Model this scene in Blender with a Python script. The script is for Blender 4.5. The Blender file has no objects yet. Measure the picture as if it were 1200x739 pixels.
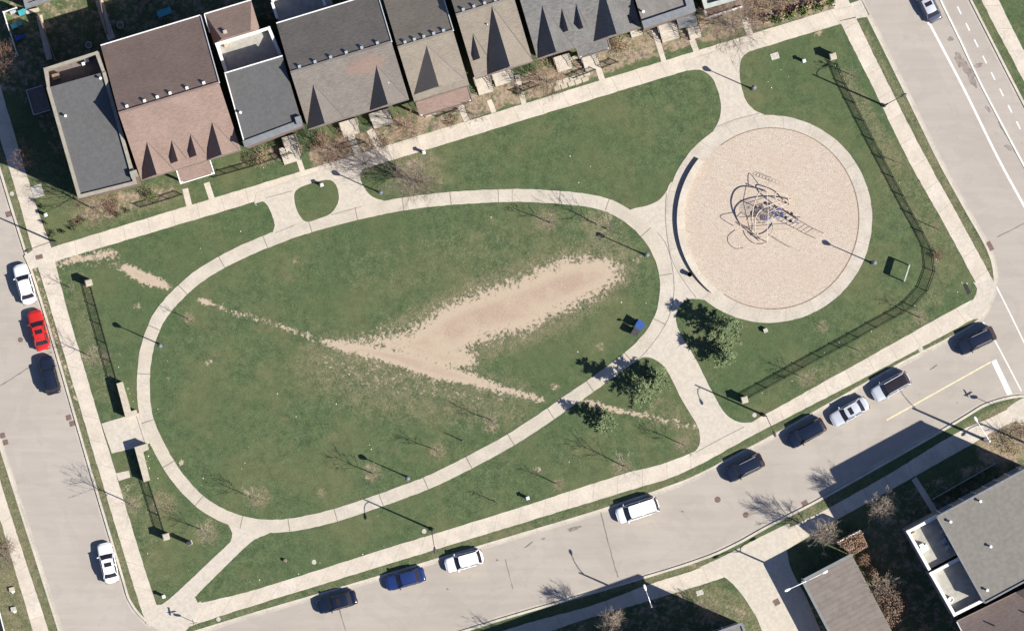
import bpy, math, random
import numpy as np
from mathutils import Vector, Matrix
from mathutils.geometry import tessellate_polygon

# ------------------------------------------------------------------ camera, light, exposure
H = 700.0                                  # height the survey picture was taken from (m)
S = bpy.context.scene
COL = S.collection
cam_d = bpy.data.cameras.new('aerial_camera')
cam_d.sensor_fit = 'HORIZONTAL'
cam_d.angle = 2 * math.atan(60.0 / H)
cam_d.clip_start = 1.0
cam_d.clip_end = 5000.0
cam = bpy.data.objects.new('aerial_camera', cam_d)
cam.location = (0, 0, H)
COL.objects.link(cam)
S.camera = cam

SUN_EL = math.radians(40.0)
SUN_TO = Vector((-0.9157 * math.cos(SUN_EL), 0.4019 * math.cos(SUN_EL), -math.sin(SUN_EL)))
wd = bpy.data.worlds.new('World')
S.world = wd
wd.use_nodes = True
wn = wd.node_tree
wn.nodes.clear()
sky = wn.nodes.new('ShaderNodeTexSky')
sky.sky_type = 'NISHITA'
sky.sun_disc = False
sky.sun_elevation = SUN_EL
sky.sun_rotation = math.atan2(0.9157, -0.4019)
sky.air_density = 1.0
sky.dust_density = 0.6
sky.ozone_density = 1.6
bgn = wn.nodes.new('ShaderNodeBackground')
bgn.inputs['Strength'].default_value = 0.055
won = wn.nodes.new('ShaderNodeOutputWorld')
tint = wn.nodes.new('ShaderNodeMix'); tint.data_type = 'RGBA'; tint.blend_type = 'MULTIPLY'
tint.inputs[0].default_value = 1.0; tint.inputs[7].default_value = (0.86, 0.94, 1.22, 1.0)
wn.links.new(sky.outputs[0], tint.inputs[6])
wn.links.new(tint.outputs[2], bgn.inputs[0])
wn.links.new(bgn.outputs[0], won.inputs[0])
sun_d = bpy.data.lights.new('sun', 'SUN')
sun_d.energy = 5.0
sun_d.angle = math.radians(0.5)
sun_d.color = (1.0, 0.945, 0.865)
sun = bpy.data.objects.new('sun', sun_d)
sun.rotation_euler = SUN_TO.to_track_quat('-Z', 'Y').to_euler()
sun.location = (40, -20, 60)
COL.objects.link(sun)
S.view_settings.view_transform = 'Standard'
S.view_settings.look = 'None'
S.view_settings.gamma = 1.0
S.view_settings.use_curve_mapping = False
S.view_settings.exposure = 0.80

# ------------------------------------------------------------------ helpers
def W(px, py, z=0.0):
    """ground-plan metre position of something seen at photo pixel (px,py) standing z metres up"""
    k = (H - z) / H
    return Vector(((px - 600.0) / 10 * k, (369.5 - py) / 10 * k, z))

def XY(px, py):
    return ((px - 600.0) / 10, (369.5 - py) / 10)

def rnd(a, b, R=random):
    return R.uniform(a, b)

class NT:
    def __init__(s, name):
        s.m = bpy.data.materials.new(name)
        s.m.use_nodes = True
        s.t = s.m.node_tree
        s.b = s.t.nodes['Principled BSDF']
        s.geo = s.t.nodes.new('ShaderNodeNewGeometry')
        s.tc = s.t.nodes.new('ShaderNodeTexCoord')
    def link(s, a, b): s.t.links.new(a, b)
    def coord(s, world=True, scale=(1, 1, 1), rot=0.0):
        mp = s.t.nodes.new('ShaderNodeMapping')
        mp.inputs['Scale'].default_value = scale
        mp.inputs['Rotation'].default_value = (0, 0, rot)
        s.link(s.geo.outputs['Position'] if world else s.tc.outputs['Object'], mp.inputs[0])
        return mp.outputs[0]
    def noise(s, vec, scale, detail=3.0, rough=0.55, dist=0.0):
        n = s.t.nodes.new('ShaderNodeTexNoise')
        n.inputs['Scale'].default_value = scale
        n.inputs['Detail'].default_value = detail
        n.inputs['Roughness'].default_value = rough
        n.inputs['Distortion'].default_value = dist
        s.link(vec, n.inputs['Vector'])
        return n.outputs['Fac']
    def math(s, op, a, b=None, c=None, clamp=False):
        n = s.t.nodes.new('ShaderNodeMath')
        n.operation = op
        n.use_clamp = clamp
        for i, v in enumerate((a, b, c)):
            if v is None: continue
            if isinstance(v, (int, float)): n.inputs[i].default_value = v
            else: s.link(v, n.inputs[i])
        return n.outputs[0]
    def rng(s, v, a, b, c=0.0, d=1.0, smooth=True):
        n = s.t.nodes.new('ShaderNodeMapRange')
        n.interpolation_type = 'SMOOTHSTEP' if smooth else 'LINEAR'
        n.inputs[1].default_value = a; n.inputs[2].default_value = b
        n.inputs[3].default_value = c; n.inputs[4].default_value = d
        s.link(v, n.inputs[0])
        return n.outputs[0]
    def mix(s, f, a, b):
        n = s.t.nodes.new('ShaderNodeMix')
        n.data_type = 'RGBA'
        for idx, v in ((0, f), (6, a), (7, b)):
            if isinstance(v, (int, float)): n.inputs[idx].default_value = v
            elif isinstance(v, tuple): n.inputs[idx].default_value = (*v, 1.0)
            else: s.link(v, n.inputs[idx])
        return n.outputs[2]
    def bump(s, h, strength, dist=0.05):
        n = s.t.nodes.new('ShaderNodeBump')
        n.inputs['Strength'].default_value = strength
        n.inputs['Distance'].default_value = dist
        s.link(h, n.inputs['Height'])
        s.link(n.outputs[0], s.b.inputs['Normal'])
    def col(s, c): s.link(c, s.b.inputs['Base Color'])
    def set(s, rough=0.9, metal=0.0, spec=0.3, coat=0.0):
        s.b.inputs['Roughness'].default_value = rough
        s.b.inputs['Metallic'].default_value = metal
        s.b.inputs['Specular IOR Level'].default_value = spec
        s.b.inputs['Coat Weight'].default_value = coat
        s.b.inputs['Coat Roughness'].default_value = 0.05
        return s.m

def simple(name, c, rough=0.8, var=0.25, scale=3.0, metal=0.0, spec=0.3, coat=0.0, world=False, bump=0.0, sc3=(1, 1, 1)):
    n = NT(name)
    v = n.coord(world, sc3)
    a = n.noise(v, scale, 5.0, 0.6)
    f = n.rng(a, 0.3, 0.7)
    n.col(n.mix(f, tuple(x * (1 - var) for x in c), tuple(min(1, x * (1 + var)) for x in c)))
    if bump: n.bump(a, bump, 0.03)
    return n.set(rough, metal, spec, coat)

class MB:
    """collects shapes and links them as ONE mesh object"""
    def __init__(s):
        s.v = []; s.f = []; s.mi = []; s.uv = {}
        s.cur = 0
    def add(s, vs, fs, uvs=None):
        o = len(s.v)
        s.v.extend([tuple(p) for p in vs])
        for i, f in enumerate(fs):
            if uvs: s.uv[len(s.f)] = uvs[i]
            s.f.append(tuple(o + k for k in f)); s.mi.append(s.cur)
        return s
    def box(s, c, d, rot=0.0):
        x, y, z = d[0] / 2, d[1] / 2, d[2] / 2
        ca, sa = math.cos(rot), math.sin(rot)
        vs = []
        for dz in (-z, z):
            for dx, dy in ((-x, -y), (x, -y), (x, y), (-x, y)):
                vs.append((c[0] + dx * ca - dy * sa, c[1] + dx * sa + dy * ca, c[2] + dz))
        return s.add(vs, [(3, 2, 1, 0), (4, 5, 6, 7), (0, 1, 5, 4), (1, 2, 6, 5), (2, 3, 7, 6), (3, 0, 4, 7)])
    def beam(s, a, b, w, h):
        """square bar from a to b"""
        a = Vector(a); b = Vector(b); d = (b - a).normalized()
        up = Vector((0, 0, 1)) if abs(d.z) < .95 else Vector((1, 0, 0))
        sx = d.cross(up).normalized() * w / 2
        sy = sx.cross(d).normalized() * h / 2
        vs = [p + q for p in (a, b) for q in (-sx - sy, sx - sy, sx + sy, -sx + sy)]
        return s.add(vs, [(3, 2, 1, 0), (4, 5, 6, 7), (0, 1, 5, 4), (1, 2, 6, 5), (2, 3, 7, 6), (3, 0, 4, 7)])
    def prism(s, poly, z0, z1, bottom=False, top=True):
        if area(poly) < 0: poly = poly[::-1]
        n = len(poly)
        vs = [(p[0], p[1], z0) for p in poly] + [(p[0], p[1], z1) for p in poly]
        fs = [(i, (i + 1) % n, n + (i + 1) % n, n + i) for i in range(n)]
        tri = tessellate_polygon([[Vector((p[0], p[1], 0)) for p in poly]])
        for t in tri:
            a, b, c = t
            ar = (poly[b][0] - poly[a][0]) * (poly[c][1] - poly[a][1]) - (poly[b][1] - poly[a][1]) * (poly[c][0] - poly[a][0])
            if ar < 0: t = (a, c, b)
            if top: fs.append(tuple(n + i for i in t))
            if bottom: fs.append(tuple(reversed(t)))
        return s.add(vs, fs)
    def tube(s, path, rad, n=6, cap=True):
        path = [Vector(p) for p in path]
        if isinstance(rad, (int, float)): rad = [rad] * len(path)
        rings = []
        nx = None
        for i, p in enumerate(path):
            d = (path[min(i + 1, len(path) - 1)] - path[max(i - 1, 0)])
            d = d.normalized() if d.length > 1e-9 else Vector((0, 0, 1))
            if nx is None:
                up = Vector((0, 0, 1)) if abs(d.z) < .9 else Vector((1, 0, 0))
                nx = d.cross(up).normalized()
            else:
                nx = (nx - d * nx.dot(d))
                nx = nx.normalized() if nx.length > 1e-6 else d.orthogonal().normalized()
            ny = d.cross(nx)
            rings.append([p + (nx * math.cos(2 * math.pi * k / n) + ny * math.sin(2 * math.pi * k / n)) * rad[i] for k in range(n)])
        vs = [q for r in rings for q in r]
        fs = []
        for i in range(len(path) - 1):
            for k in range(n):
                fs.append((i * n + k, i * n + (k + 1) % n, (i + 1) * n + (k + 1) % n, (i + 1) * n + k))
        if cap:
            fs.append(tuple(range(n - 1, -1, -1)))
            fs.append(tuple((len(path) - 1) * n + k for k in range(n)))
        return s.add(vs, fs)
    def lathe(s, prof, c=(0, 0, 0), n=16):
        vs = []; fs = []
        for r, z in prof:
            for k in range(n):
                a = 2 * math.pi * k / n
                vs.append((c[0] + r * math.cos(a), c[1] + r * math.sin(a), c[2] + z))
        for i in range(len(prof) - 1):
            for k in range(n):
                fs.append((i * n + k, i * n + (k + 1) % n, (i + 1) * n + (k + 1) % n, (i + 1) * n + k))
        fs.append(tuple(range(n - 1, -1, -1)))
        fs.append(tuple((len(prof) - 1) * n + k for k in range(n)))
        return s.add(vs, fs)
    def build(s, name, mat, parent=None, origin=None, smooth=False):
        o3 = Vector(origin) if origin is not None else Vector((0, 0, 0))
        me = bpy.data.meshes.new(name)
        me.from_pydata([(v[0] - o3.x, v[1] - o3.y, v[2] - o3.z) for v in s.v], [], s.f)
        mats = mat if isinstance(mat, (list, tuple)) else [mat]
        for m in mats: me.materials.append(m)
        if len(mats) > 1: me.polygons.foreach_set('material_index', s.mi)
        if s.uv:
            ul = me.uv_layers.new(name='UVMap')
            for pi, uvs in s.uv.items():
                for li, uv in zip(me.polygons[pi].loop_indices, uvs): ul.data[li].uv = uv
        if smooth: me.polygons.foreach_set('use_smooth', [True] * len(me.polygons))
        me.update()
        ob = bpy.data.objects.new(name, me)
        if parent is None and origin is not None: ob.location = o3
        ob.parent = parent
        COL.objects.link(ob)
        return ob

def area(p):
    return sum(p[i][0] * p[(i + 1) % len(p)][1] - p[(i + 1) % len(p)][0] * p[i][1] for i in range(len(p))) / 2

def tag(o, label=None, cat=None, group=None, kind=None):
    if label: o['label'] = label
    if cat: o['category'] = cat
    if group: o['group'] = group
    if kind: o['kind'] = kind
    return o

def thing(name, label, cat, loc, rot=0.0, group=None):
    o = bpy.data.objects.new(name, None)
    o.empty_display_size = 0.3
    o.location = loc
    o.rotation_euler = (0, 0, rot)
    COL.objects.link(o)
    return tag(o, label, cat, group)

def kids(o): return [c for c in bpy.data.objects if c.parent == o]

def copy_tree(o, parent=None):
    c = o.copy()
    COL.objects.link(c)
    if parent: c.parent = parent
    for ch in kids(o): copy_tree(ch, c)
    return c

def smooth_line(pts, step=6, closed=False):
    P = [Vector((p[0], p[1])) for p in pts]
    n = len(P)
    out = []
    rng_ = range(n if closed else n - 1)
    for i in rng_:
        g = lambda k: P[k % n] if closed else P[max(0, min(n - 1, k))]
        p0, p1, p2, p3 = g(i - 1), g(i), g(i + 1), g(i + 2)
        m = max(2, int((p2 - p1).length / step))
        for k in range(m):
            t = k / m
            out.append(0.5 * ((2 * p1) + (p2 - p0) * t + (2 * p0 - 5 * p1 + 4 * p2 - p3) * t * t + (3 * p1 - p0 - 3 * p2 + p3) * t ** 3))
    if not closed: out.append(P[-1])
    return [(p.x, p.y) for p in out]

def offsets(line, a, b, closed=False):
    """two parallel lines at a and b to the left of the walking direction"""
    n = len(line)
    L = []; R = []
    for i in range(n):
        p = Vector(line[i])
        q0 = Vector(line[(i - 1) % n] if closed else line[max(0, i - 1)])
        q1 = Vector(line[(i + 1) % n] if closed else line[min(n - 1, i + 1)])
        d = (q1 - q0).normalized()
        nn = Vector((-d.y, d.x))
        L.append(p + nn * a); R.append(p + nn * b)
    return L, R

def ribbon(mb, line, a, b, z, closed=False, jitter=0.0, seed=0, side=None):
    L, R = offsets(line, a, b, closed)
    n = len(line)
    Rn = random.Random(seed)
    if jitter:
        L = [p + Vector((Rn.uniform(-1, 1), Rn.uniform(-1, 1))) * jitter for p in L]
        R = [p + Vector((Rn.uniform(-1, 1), Rn.uniform(-1, 1))) * jitter for p in R]
    d = 0.0
    vs = []; fs = []; uv = []; ds = []
    for i in range(n):
        if i: d += (Vector(line[i]) - Vector(line[i - 1])).length
        ds.append(d)
        vs += [(L[i].x, L[i].y, z), (R[i].x, R[i].y, z)]
    m = n if closed else n - 1
    w = abs(a - b)
    for i in range(m):
        j = (i + 1) % n
        dj = ds[j] if j else d + (Vector(line[0]) - Vector(line[-1])).length
        q = (2 * i, 2 * j, 2 * j + 1, 2 * i + 1)
        u = [(ds[i], 0), (dj, 0), (dj, w), (ds[i], w)]
        if a > b: q = q[::-1]; u = u[::-1]
        fs.append(q); uv.append(u)
    mb.add(vs, fs, uv)
    if side is not None:
        vs2 = []
        fs2 = []
        for i in range(n):
            for E in (L, R): vs2 += [(E[i].x, E[i].y, z), (E[i].x, E[i].y, side)]
        for i in range(m):
            j = (i + 1) % n
            fs2.append((4 * i, 4 * i + 1, 4 * j + 1, 4 * j)); fs2.append((4 * i + 2, 4 * j + 2, 4 * j + 3, 4 * i + 3))
        mb.add(vs2, fs2)
    return mb

def pxl(pts): return [XY(*p) for p in pts]

# ------------------------------------------------------------------ materials
def m_lawn():
    n = NT('grass')
    v = n.coord(True)
    at = n.t.nodes.new('ShaderNodeAttribute'); at.attribute_name = 'mask'
    sp = n.t.nodes.new('ShaderNodeSeparateColor'); n.link(at.outputs['Color'], sp.inputs[0])
    dirt, dry, bed = sp.outputs[0], sp.outputs[1], sp.outputs[2]
    big = n.noise(v, 0.13, 4.0, 0.6)
    mid = n.noise(v, 0.9, 5.0, 0.65)
    clump = n.noise(v, 2.4, 4.0, 0.7)
    fin = n.noise(v, 4.5, 5.0, 0.85)
    vfin = n.noise(v, 11.0, 3.0, 0.8)
    g = n.math('ADD', n.math('MULTIPLY', mid, 0.25), n.math('ADD', n.math('MULTIPLY', fin, 0.40), n.math('MULTIPLY', vfin, 0.35)))
    gf = n.rng(g, 0.38, 0.63)
    green = n.mix(gf, (0.030, 0.053, 0.025), (0.112, 0.147, 0.067))
    green = n.mix(n.rng(big, 0.40, 0.68, 0.0, 0.52), green, (0.128, 0.126, 0.062))
    green = n.mix(n.rng(n.noise(v, 0.40, 5.0, 0.7), 0.52, 0.74, 0.0, 0.55), green, (0.145, 0.132, 0.070))
    big2 = n.noise(v, 0.055, 3.0, 0.6)
    green = n.mix(n.rng(big2, 0.42, 0.66, 0.0, 0.45), green, (0.060, 0.092, 0.040))
    green = n.mix(n.rng(vfin, 0.60, 0.72, 0.0, 0.35), green, (0.20, 0.19, 0.125))
    dr = n.math('ADD', dry, n.math('MULTIPLY', n.math('SUBTRACT', fin, 0.5), 1.5))
    dr = n.math('ADD', dr, n.math('MULTIPLY', n.math('SUBTRACT', mid, 0.5), 0.7))
    dryc = n.mix(n.rng(vfin, 0.36, 0.64), (0.09, 0.078, 0.045), (0.31, 0.255, 0.165))
    c = n.mix(n.rng(dr, 0.2, 1.0, 0.0, 0.95), green, dryc)
    bd = n.math('ADD', bed, n.math('MULTIPLY', n.math('SUBTRACT', n.noise(v, 0.8, 5.0, 0.75), 0.5), 1.7))
    bd = n.math('ADD', bd, n.math('MULTIPLY', n.math('SUBTRACT', clump, 0.5), 0.8))
    bedc = n.mix(n.rng(n.math('ADD', n.math('MULTIPLY', vfin, 0.6), n.math('MULTIPLY', clump, 0.4)), 0.38, 0.62), (0.085, 0.062, 0.050), (0.36, 0.285, 0.21))
    bedc = n.mix(n.rng(n.noise(v, 0.5, 3.0, 0.6), 0.4, 0.62, 0.0, 0.55), bedc, (0.30, 0.235, 0.15))
    c = n.mix(n.rng(bd, 0.30, 0.70), c, bedc)
    di = n.math('ADD', dirt, n.math('MULTIPLY', n.math('SUBTRACT', fin, 0.5), 1.4))
    di = n.math('ADD', di, n.math('MULTIPLY', n.math('SUBTRACT', clump, 0.5), 1.3))
    di = n.math('ADD', di, n.math('MULTIPLY', n.math('SUBTRACT', mid, 0.5), 0.5))
    df = n.rng(di, 0.43, 0.57)
    soft = n.rng(dirt, 0.80, 1.12)
    dirtc = n.mix(n.math('MULTIPLY', soft, n.rng(n.noise(v, 0.16, 3.0, 0.6), 0.30, 0.52)), (0.355, 0.285, 0.208), (0.285, 0.205, 0.155))
    dirtc = n.mix(n.rng(vfin, 0.38, 0.62, 0.0, 0.5), dirtc, (0.46, 0.385, 0.29))
    c = n.mix(df, c, dirtc)
    n.col(c)
    bh = n.math('MULTIPLY', n.math('ADD', fin, vfin), n.math('SUBTRACT', 1.0, n.math('MULTIPLY', df, 0.8)))
    n.bump(bh, 0.55, 0.06)
    return n.set(0.95, 0, 0.1)

def m_paving(name, base, joint=1.5, slab_var=0.10, dark=0.55, jw=0.02, tint=(1.0, 0.93, 0.86)):
    n = NT(name)
    uv = n.t.nodes.new('ShaderNodeUVMap'); uv.uv_map = 'UVMap'
    sx = n.t.nodes.new('ShaderNodeSeparateXYZ'); n.link(uv.outputs[0], sx.inputs[0])
    v = n.coord(True)
    q = n.math('DIVIDE', sx.outputs[0], joint)
    fr = n.math('FRACT', q)
    dj = n.math('MULTIPLY', n.math('MINIMUM', fr, n.math('SUBTRACT', 1.0, fr)), joint)
    jm = n.rng(dj, jw * 0.4, jw * 1.6, 1.0, 0.0)
    fl = n.math('FLOOR', q)
    wnn = n.t.nodes.new('ShaderNodeTexWhiteNoise'); wnn.noise_dimensions = '1D'; n.link(fl, wnn.inputs['W'])
    a = n.noise(v, 0.5, 5.0, 0.65)
    b = n.noise(v, 5.0, 4.0, 0.7)
    c = n.mix(n.rng(n.math('ADD', n.math('MULTIPLY', a, 0.5), n.math('MULTIPLY', b, 0.5)), 0.35, 0.65),
              tuple(x * 0.80 for x in base), tuple(min(1, x * 1.1) for x in base))
    c = n.mix(n.math('MULTIPLY', wnn.outputs[0], slab_var * 2), c, tuple(base[i] * tint[i] * 0.85 for i in range(3)))
    st = n.noise(v, 1.3, 6.0, 0.75, 1.0)
    c = n.mix(n.rng(st, 0.56, 0.74, 0.0, 0.36), c, tuple(x * 0.55 for x in base))
    c = n.mix(n.math('MULTIPLY', jm, dark), c, (0.09, 0.075, 0.055))
    n.col(c)
    n.bump(b, 0.25, 0.01)
    return n.set(0.9, 0, 0.2)

def m_asphalt():
    n = NT('asphalt')
    v = n.coord(True)
    vs = n.coord(True, (0.12, 1.4, 1), math.radians(-17))
    a = n.noise(v, 0.07, 4.0, 0.6)
    s = n.noise(vs, 0.8, 5.0, 0.65)
    f = n.noise(v, 7.0, 4.0, 0.75)
    t = n.math('ADD', n.math('MULTIPLY', a, 0.4), n.math('ADD', n.math('MULTIPLY', s, 0.3), n.math('MULTIPLY', f, 0.3)))
    c = n.mix(n.rng(t, 0.36, 0.64), (0.305, 0.274, 0.236), (0.365, 0.330, 0.286))
    st = n.noise(v, 0.45, 6.0, 0.7, 0.6)
    c = n.mix(n.rng(st, 0.60, 0.78, 0.0, 0.38), c, (0.19, 0.165, 0.145))
    pt = n.noise(v, 0.16, 2.0, 0.5, 2.5)
    c = n.mix(n.rng(pt, 0.52, 0.56, 0.0, 0.16), c, (0.25, 0.225, 0.20))
    sp_ = n.noise(v, 1.7, 2.0, 0.5)
    c = n.mix(n.rng(sp_, 0.72, 0.78, 0.0, 0.45), c, (0.14, 0.12, 0.11))
    n.col(c)
    n.bump(f, 0.3, 0.015)
    return n.set(0.92, 0, 0.2)

def m_mulch():
    n = NT('wood_chips')
    v = n.coord(True)
    a = n.noise(v, 0.30, 5.0, 0.65)
    m2 = n.noise(n.coord(True, (1.0, 2.2, 1.0), 0.9), 1.6, 4.0, 0.7)
    f = n.noise(v, 8.0, 4.0, 0.8)
    t = n.math('ADD', n.math('MULTIPLY', f, 0.8), n.math('MULTIPLY', m2, 0.2))
    c = n.mix(n.rng(t, 0.34, 0.66), (0.295, 0.24, 0.188), (0.52, 0.45, 0.372))
    c = n.mix(n.rng(a, 0.42, 0.72, 0.0, 0.5), c, (0.41, 0.32, 0.25))
    n.col(c)
    n.bump(f, 0.6, 0.04)
    return n.set(0.95, 0, 0.1)

def m_shingle(name, c, var=0.22, row=0.28, patch=None):
    n = NT(name)
    v = n.coord(False)
    st = n.coord(False, (1.6, 6.0, 6.0))
    a = n.noise(st, 1.2, 5.0, 0.7)
    g = n.noise(v, 9.0, 3.0, 0.7)
    l = n.noise(v, 0.4, 3.0, 0.6)
    sx = n.t.nodes.new('ShaderNodeSeparateXYZ'); n.link(v, sx.inputs[0])
    rows = n.math('FRACT', n.math('DIVIDE', sx.outputs[1], row))
    rl = n.rng(rows, 0.0, 0.16, 0.22, 0.0)
    t = n.math('ADD', n.math('MULTIPLY', a, 0.55), n.math('ADD', n.math('MULTIPLY', g, 0.25), n.math('MULTIPLY', l, 0.2)))
    cc = n.mix(n.rng(t, 0.35, 0.65), tuple(x * (1 - var) for x in c), tuple(x * (1 + var) for x in c))
    if patch:
        (px, py, rx, ry, pc) = patch
        dx = n.math('DIVIDE', n.math('SUBTRACT', sx.outputs[0], px), rx)
        dy = n.math('DIVIDE', n.math('SUBTRACT', sx.outputs[1], py), ry)
        d = n.math('ADD', n.math('MULTIPLY', dx, dx), n.math('MULTIPLY', dy, dy))
        d = n.math('ADD', d, n.math('MULTIPLY', n.math('SUBTRACT', n.noise(v, 1.1, 6.0, 0.75), 0.5), 3.2))
        cc = n.mix(n.rng(d, 0.1, 1.2, 0.36, 0.0), cc, pc)
    cc = n.mix(rl, cc, tuple(x * 0.45 for x in c))
    n.col(cc)
    n.bump(n.math('ADD', a, g), 0.45, 0.03)
    return n.set(0.9, 0, 0.2)

M = {}
M['lawn'] = m_lawn()
M['walk'] = m_paving('sidewalk_concrete', (0.50, 0.45, 0.375), 3.0, 0.14, 0.35, 0.03)
M['path'] = m_paving('path_concrete', (0.45, 0.41, 0.34), 5.6, 0.15, 0.7, 0.05)
M['plaza'] = simple('plaza_concrete', (0.435, 0.395, 0.33), 0.9, 0.09, 2.6, world=True, spec=0.2)
M['kerb'] = m_paving('kerb_concrete', (0.47, 0.43, 0.36), 3.0, 0.05, 0.3, 0.02)
M['gutter'] = m_paving('gutter_concrete', (0.40, 0.365, 0.31), 3.0, 0.05, 0.3, 0.02)
M['asphalt'] = m_asphalt()
M['mulch'] = m_mulch()
M['paint'] = simple('white_road_paint', (0.62, 0.61, 0.57), 0.7, 0.12, 2.5, world=True)
M['yellow'] = simple('cream_road_paint', (0.62, 0.52, 0.33), 0.7, 0.15, 2.5, world=True)
M['seam'] = simple('road_seam_tar', (0.185, 0.16, 0.14), 0.8, 0.2, 2.0, world=True)
M['stain'] = simple('damp_road_dirt', (0.215, 0.185, 0.16), 0.85, 0.25, 1.5, world=True)
M['iron'] = simple('cast_iron', (0.14, 0.095, 0.08), 0.7, 0.3, 8)
M['black'] = simple('black_metal', (0.012, 0.012, 0.012), 0.5, 0.3, 6, spec=0.4)
M['darkgrey'] = simple('dark_grey_metal', (0.05, 0.05, 0.052), 0.5, 0.25, 6)
M['galv'] = simple('galvanised_steel', (0.42, 0.43, 0.44), 0.45, 0.15, 5, metal=0.6)
M['lampgrey'] = simple('lamp_lens_grey', (0.30, 0.34, 0.36), 0.4, 0.15, 5)
M['lampcap'] = simple('blue_grey_lamp_cap', (0.13, 0.145, 0.145), 0.5, 0.15, 5)
M['whitepaint'] = simple('white_painted_metal', (0.74, 0.74, 0.72), 0.5, 0.08, 4)
M['stone'] = simple('cream_stone', (0.40, 0.35, 0.27), 0.85, 0.2, 4, bump=0.2)
M['cap'] = simple('cast_stone_cap', (0.41, 0.365, 0.285), 0.85, 0.12, 3)
M['brick'] = simple('red_brick', (0.20, 0.105, 0.08), 0.9, 0.25, 6)
M['brick2'] = simple('brown_brick', (0.17, 0.12, 0.10), 0.9, 0.25, 6)
M['brick3'] = simple('grey_brick', (0.20, 0.19, 0.18), 0.9, 0.2, 6)
M['trim'] = simple('white_trim', (0.70, 0.69, 0.66), 0.6, 0.06, 3)
M['beige'] = simple('beige_parapet', (0.27, 0.25, 0.20), 0.8, 0.12, 2)
M['parapetgrey'] = simple('grey_parapet', (0.17, 0.18, 0.185), 0.8, 0.12, 2)
M['greenparapet'] = simple('pale_green_parapet', (0.36, 0.39, 0.35), 0.8, 0.1, 2)
M['flat'] = simple('grey_roof_membrane', (0.172, 0.162, 0.145), 0.9, 0.16, 1.2, bump=0.1)
M['slate'] = simple('dark_slate_roof_membrane', (0.098, 0.098, 0.097), 0.9, 0.10, 2.5, bump=0.1)
M['flat2'] = simple('pale_roof_membrane', (0.168, 0.158, 0.138), 0.9, 0.10, 2.0, bump=0.1)
M['deck'] = simple('terrace_paving', (0.31, 0.30, 0.265), 0.9, 0.12, 1.5)
M['deckdark'] = simple('terrace_planks', (0.16, 0.13, 0.12), 0.9, 0.15, 2)
M['glass'] = simple('window_glass', (0.02, 0.025, 0.03), 0.08, 0.1, 2, spec=0.6)
M['door'] = simple('painted_door', (0.06, 0.03, 0.025), 0.5, 0.2, 3)
M['sh_brown'] = m_shingle('brown_shingles', (0.212, 0.153, 0.126))
M['sh_grey'] = m_shingle('grey_brown_shingles', (0.152, 0.136, 0.120), 0.25, patch=(8.6, -7.7, 2.6, 1.3, (0.27, 0.15, 0.105)))
M['sh_tan'] = m_shingle('tan_shingles', (0.195, 0.170, 0.138))
M['sh_slate'] = m_shingle('slate_grey_shingles', (0.130, 0.128, 0.122), 0.35)
M['sh_dk'] = m_shingle('brown_grey_shingles', (0.175, 0.14, 0.125))
M['rubber'] = simple('tyre_rubber', (0.015, 0.015, 0.016), 0.85, 0.2, 6)
M['rim'] = simple('alloy_rim', (0.45, 0.45, 0.46), 0.35, 0.1, 5, metal=0.8)
M['headlight'] = simple('headlight_lens', (0.55, 0.56, 0.58), 0.15, 0.05, 3, spec=0.6)
M['taillight'] = simple('taillight_lens', (0.12, 0.010, 0.008), 0.2, 0.05, 3, spec=0.6)
M['plate'] = simple('number_plate', (0.6, 0.6, 0.6), 0.5, 0.03, 3)
M['carglass'] = simple('car_glass', (0.022, 0.018, 0.02), 0.06, 0.1, 2, spec=0.7)
M['bark'] = simple('grey_brown_bark', (0.20, 0.165, 0.135), 0.95, 0.3, 9)
M['twig'] = simple('grey_tan_twigs', (0.24, 0.19, 0.15), 0.95, 0.25, 4)
M['twigred'] = simple('reddish_twigs', (0.25, 0.15, 0.105), 0.95, 0.3, 4)
M['twigpale'] = simple('pale_twigs', (0.36, 0.30, 0.235), 0.95, 0.25, 4)
M['needle'] = simple('pine_needles', (0.135, 0.175, 0.082), 0.8, 0.4, 2.2)
M['leafgreen'] = simple('shrub_leaves', (0.095, 0.13, 0.04), 0.8, 0.4, 2.5)
M['leafbrown'] = simple('dry_brown_leaves', (0.22, 0.14, 0.09), 0.9, 0.5, 3.0)
M['leafdull'] = simple('dull_brown_leaves', (0.19, 0.135, 0.10), 0.9, 0.45, 3.0)
M['leafred'] = simple('rusty_leaves', (0.16, 0.07, 0.05), 0.9, 0.4, 3.0)
M['leaftan'] = simple('straw_leaves', (0.33, 0.26, 0.15), 0.9, 0.3, 3.0)
M['blue'] = simple('blue_plastic', (0.03, 0.08, 0.26), 0.45, 0.15, 3)
M['blueweave'] = simple('blue_rope', (0.07, 0.07, 0.20), 0.7, 0.3, 8)
M['palegrey'] = simple('pale_grey_tube', (0.50, 0.50, 0.52), 0.5, 0.1, 3)
M['creamtube'] = simple('cream_painted_tube', (0.40, 0.33, 0.27), 0.5, 0.1, 3)
M['bronze'] = simple('bronze_painted_tube', (0.11, 0.075, 0.045), 0.5, 0.2, 4)
M['teal'] = simple('teal_plastic', (0.05, 0.30, 0.34), 0.5, 0.2, 3)
M['wood'] = simple('weathered_wood', (0.20, 0.145, 0.10), 0.85, 0.25, 4)
M['whitestone'] = simple('white_pebble', (0.68, 0.66, 0.60), 0.8, 0.1, 4)
M['darkgreen'] = simple('dark_green_panel', (0.018, 0.028, 0.024), 0.6, 0.2, 3)
M['coverplate'] = simple('concrete_cover', (0.40, 0.38, 0.33), 0.85, 0.2, 5)

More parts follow.
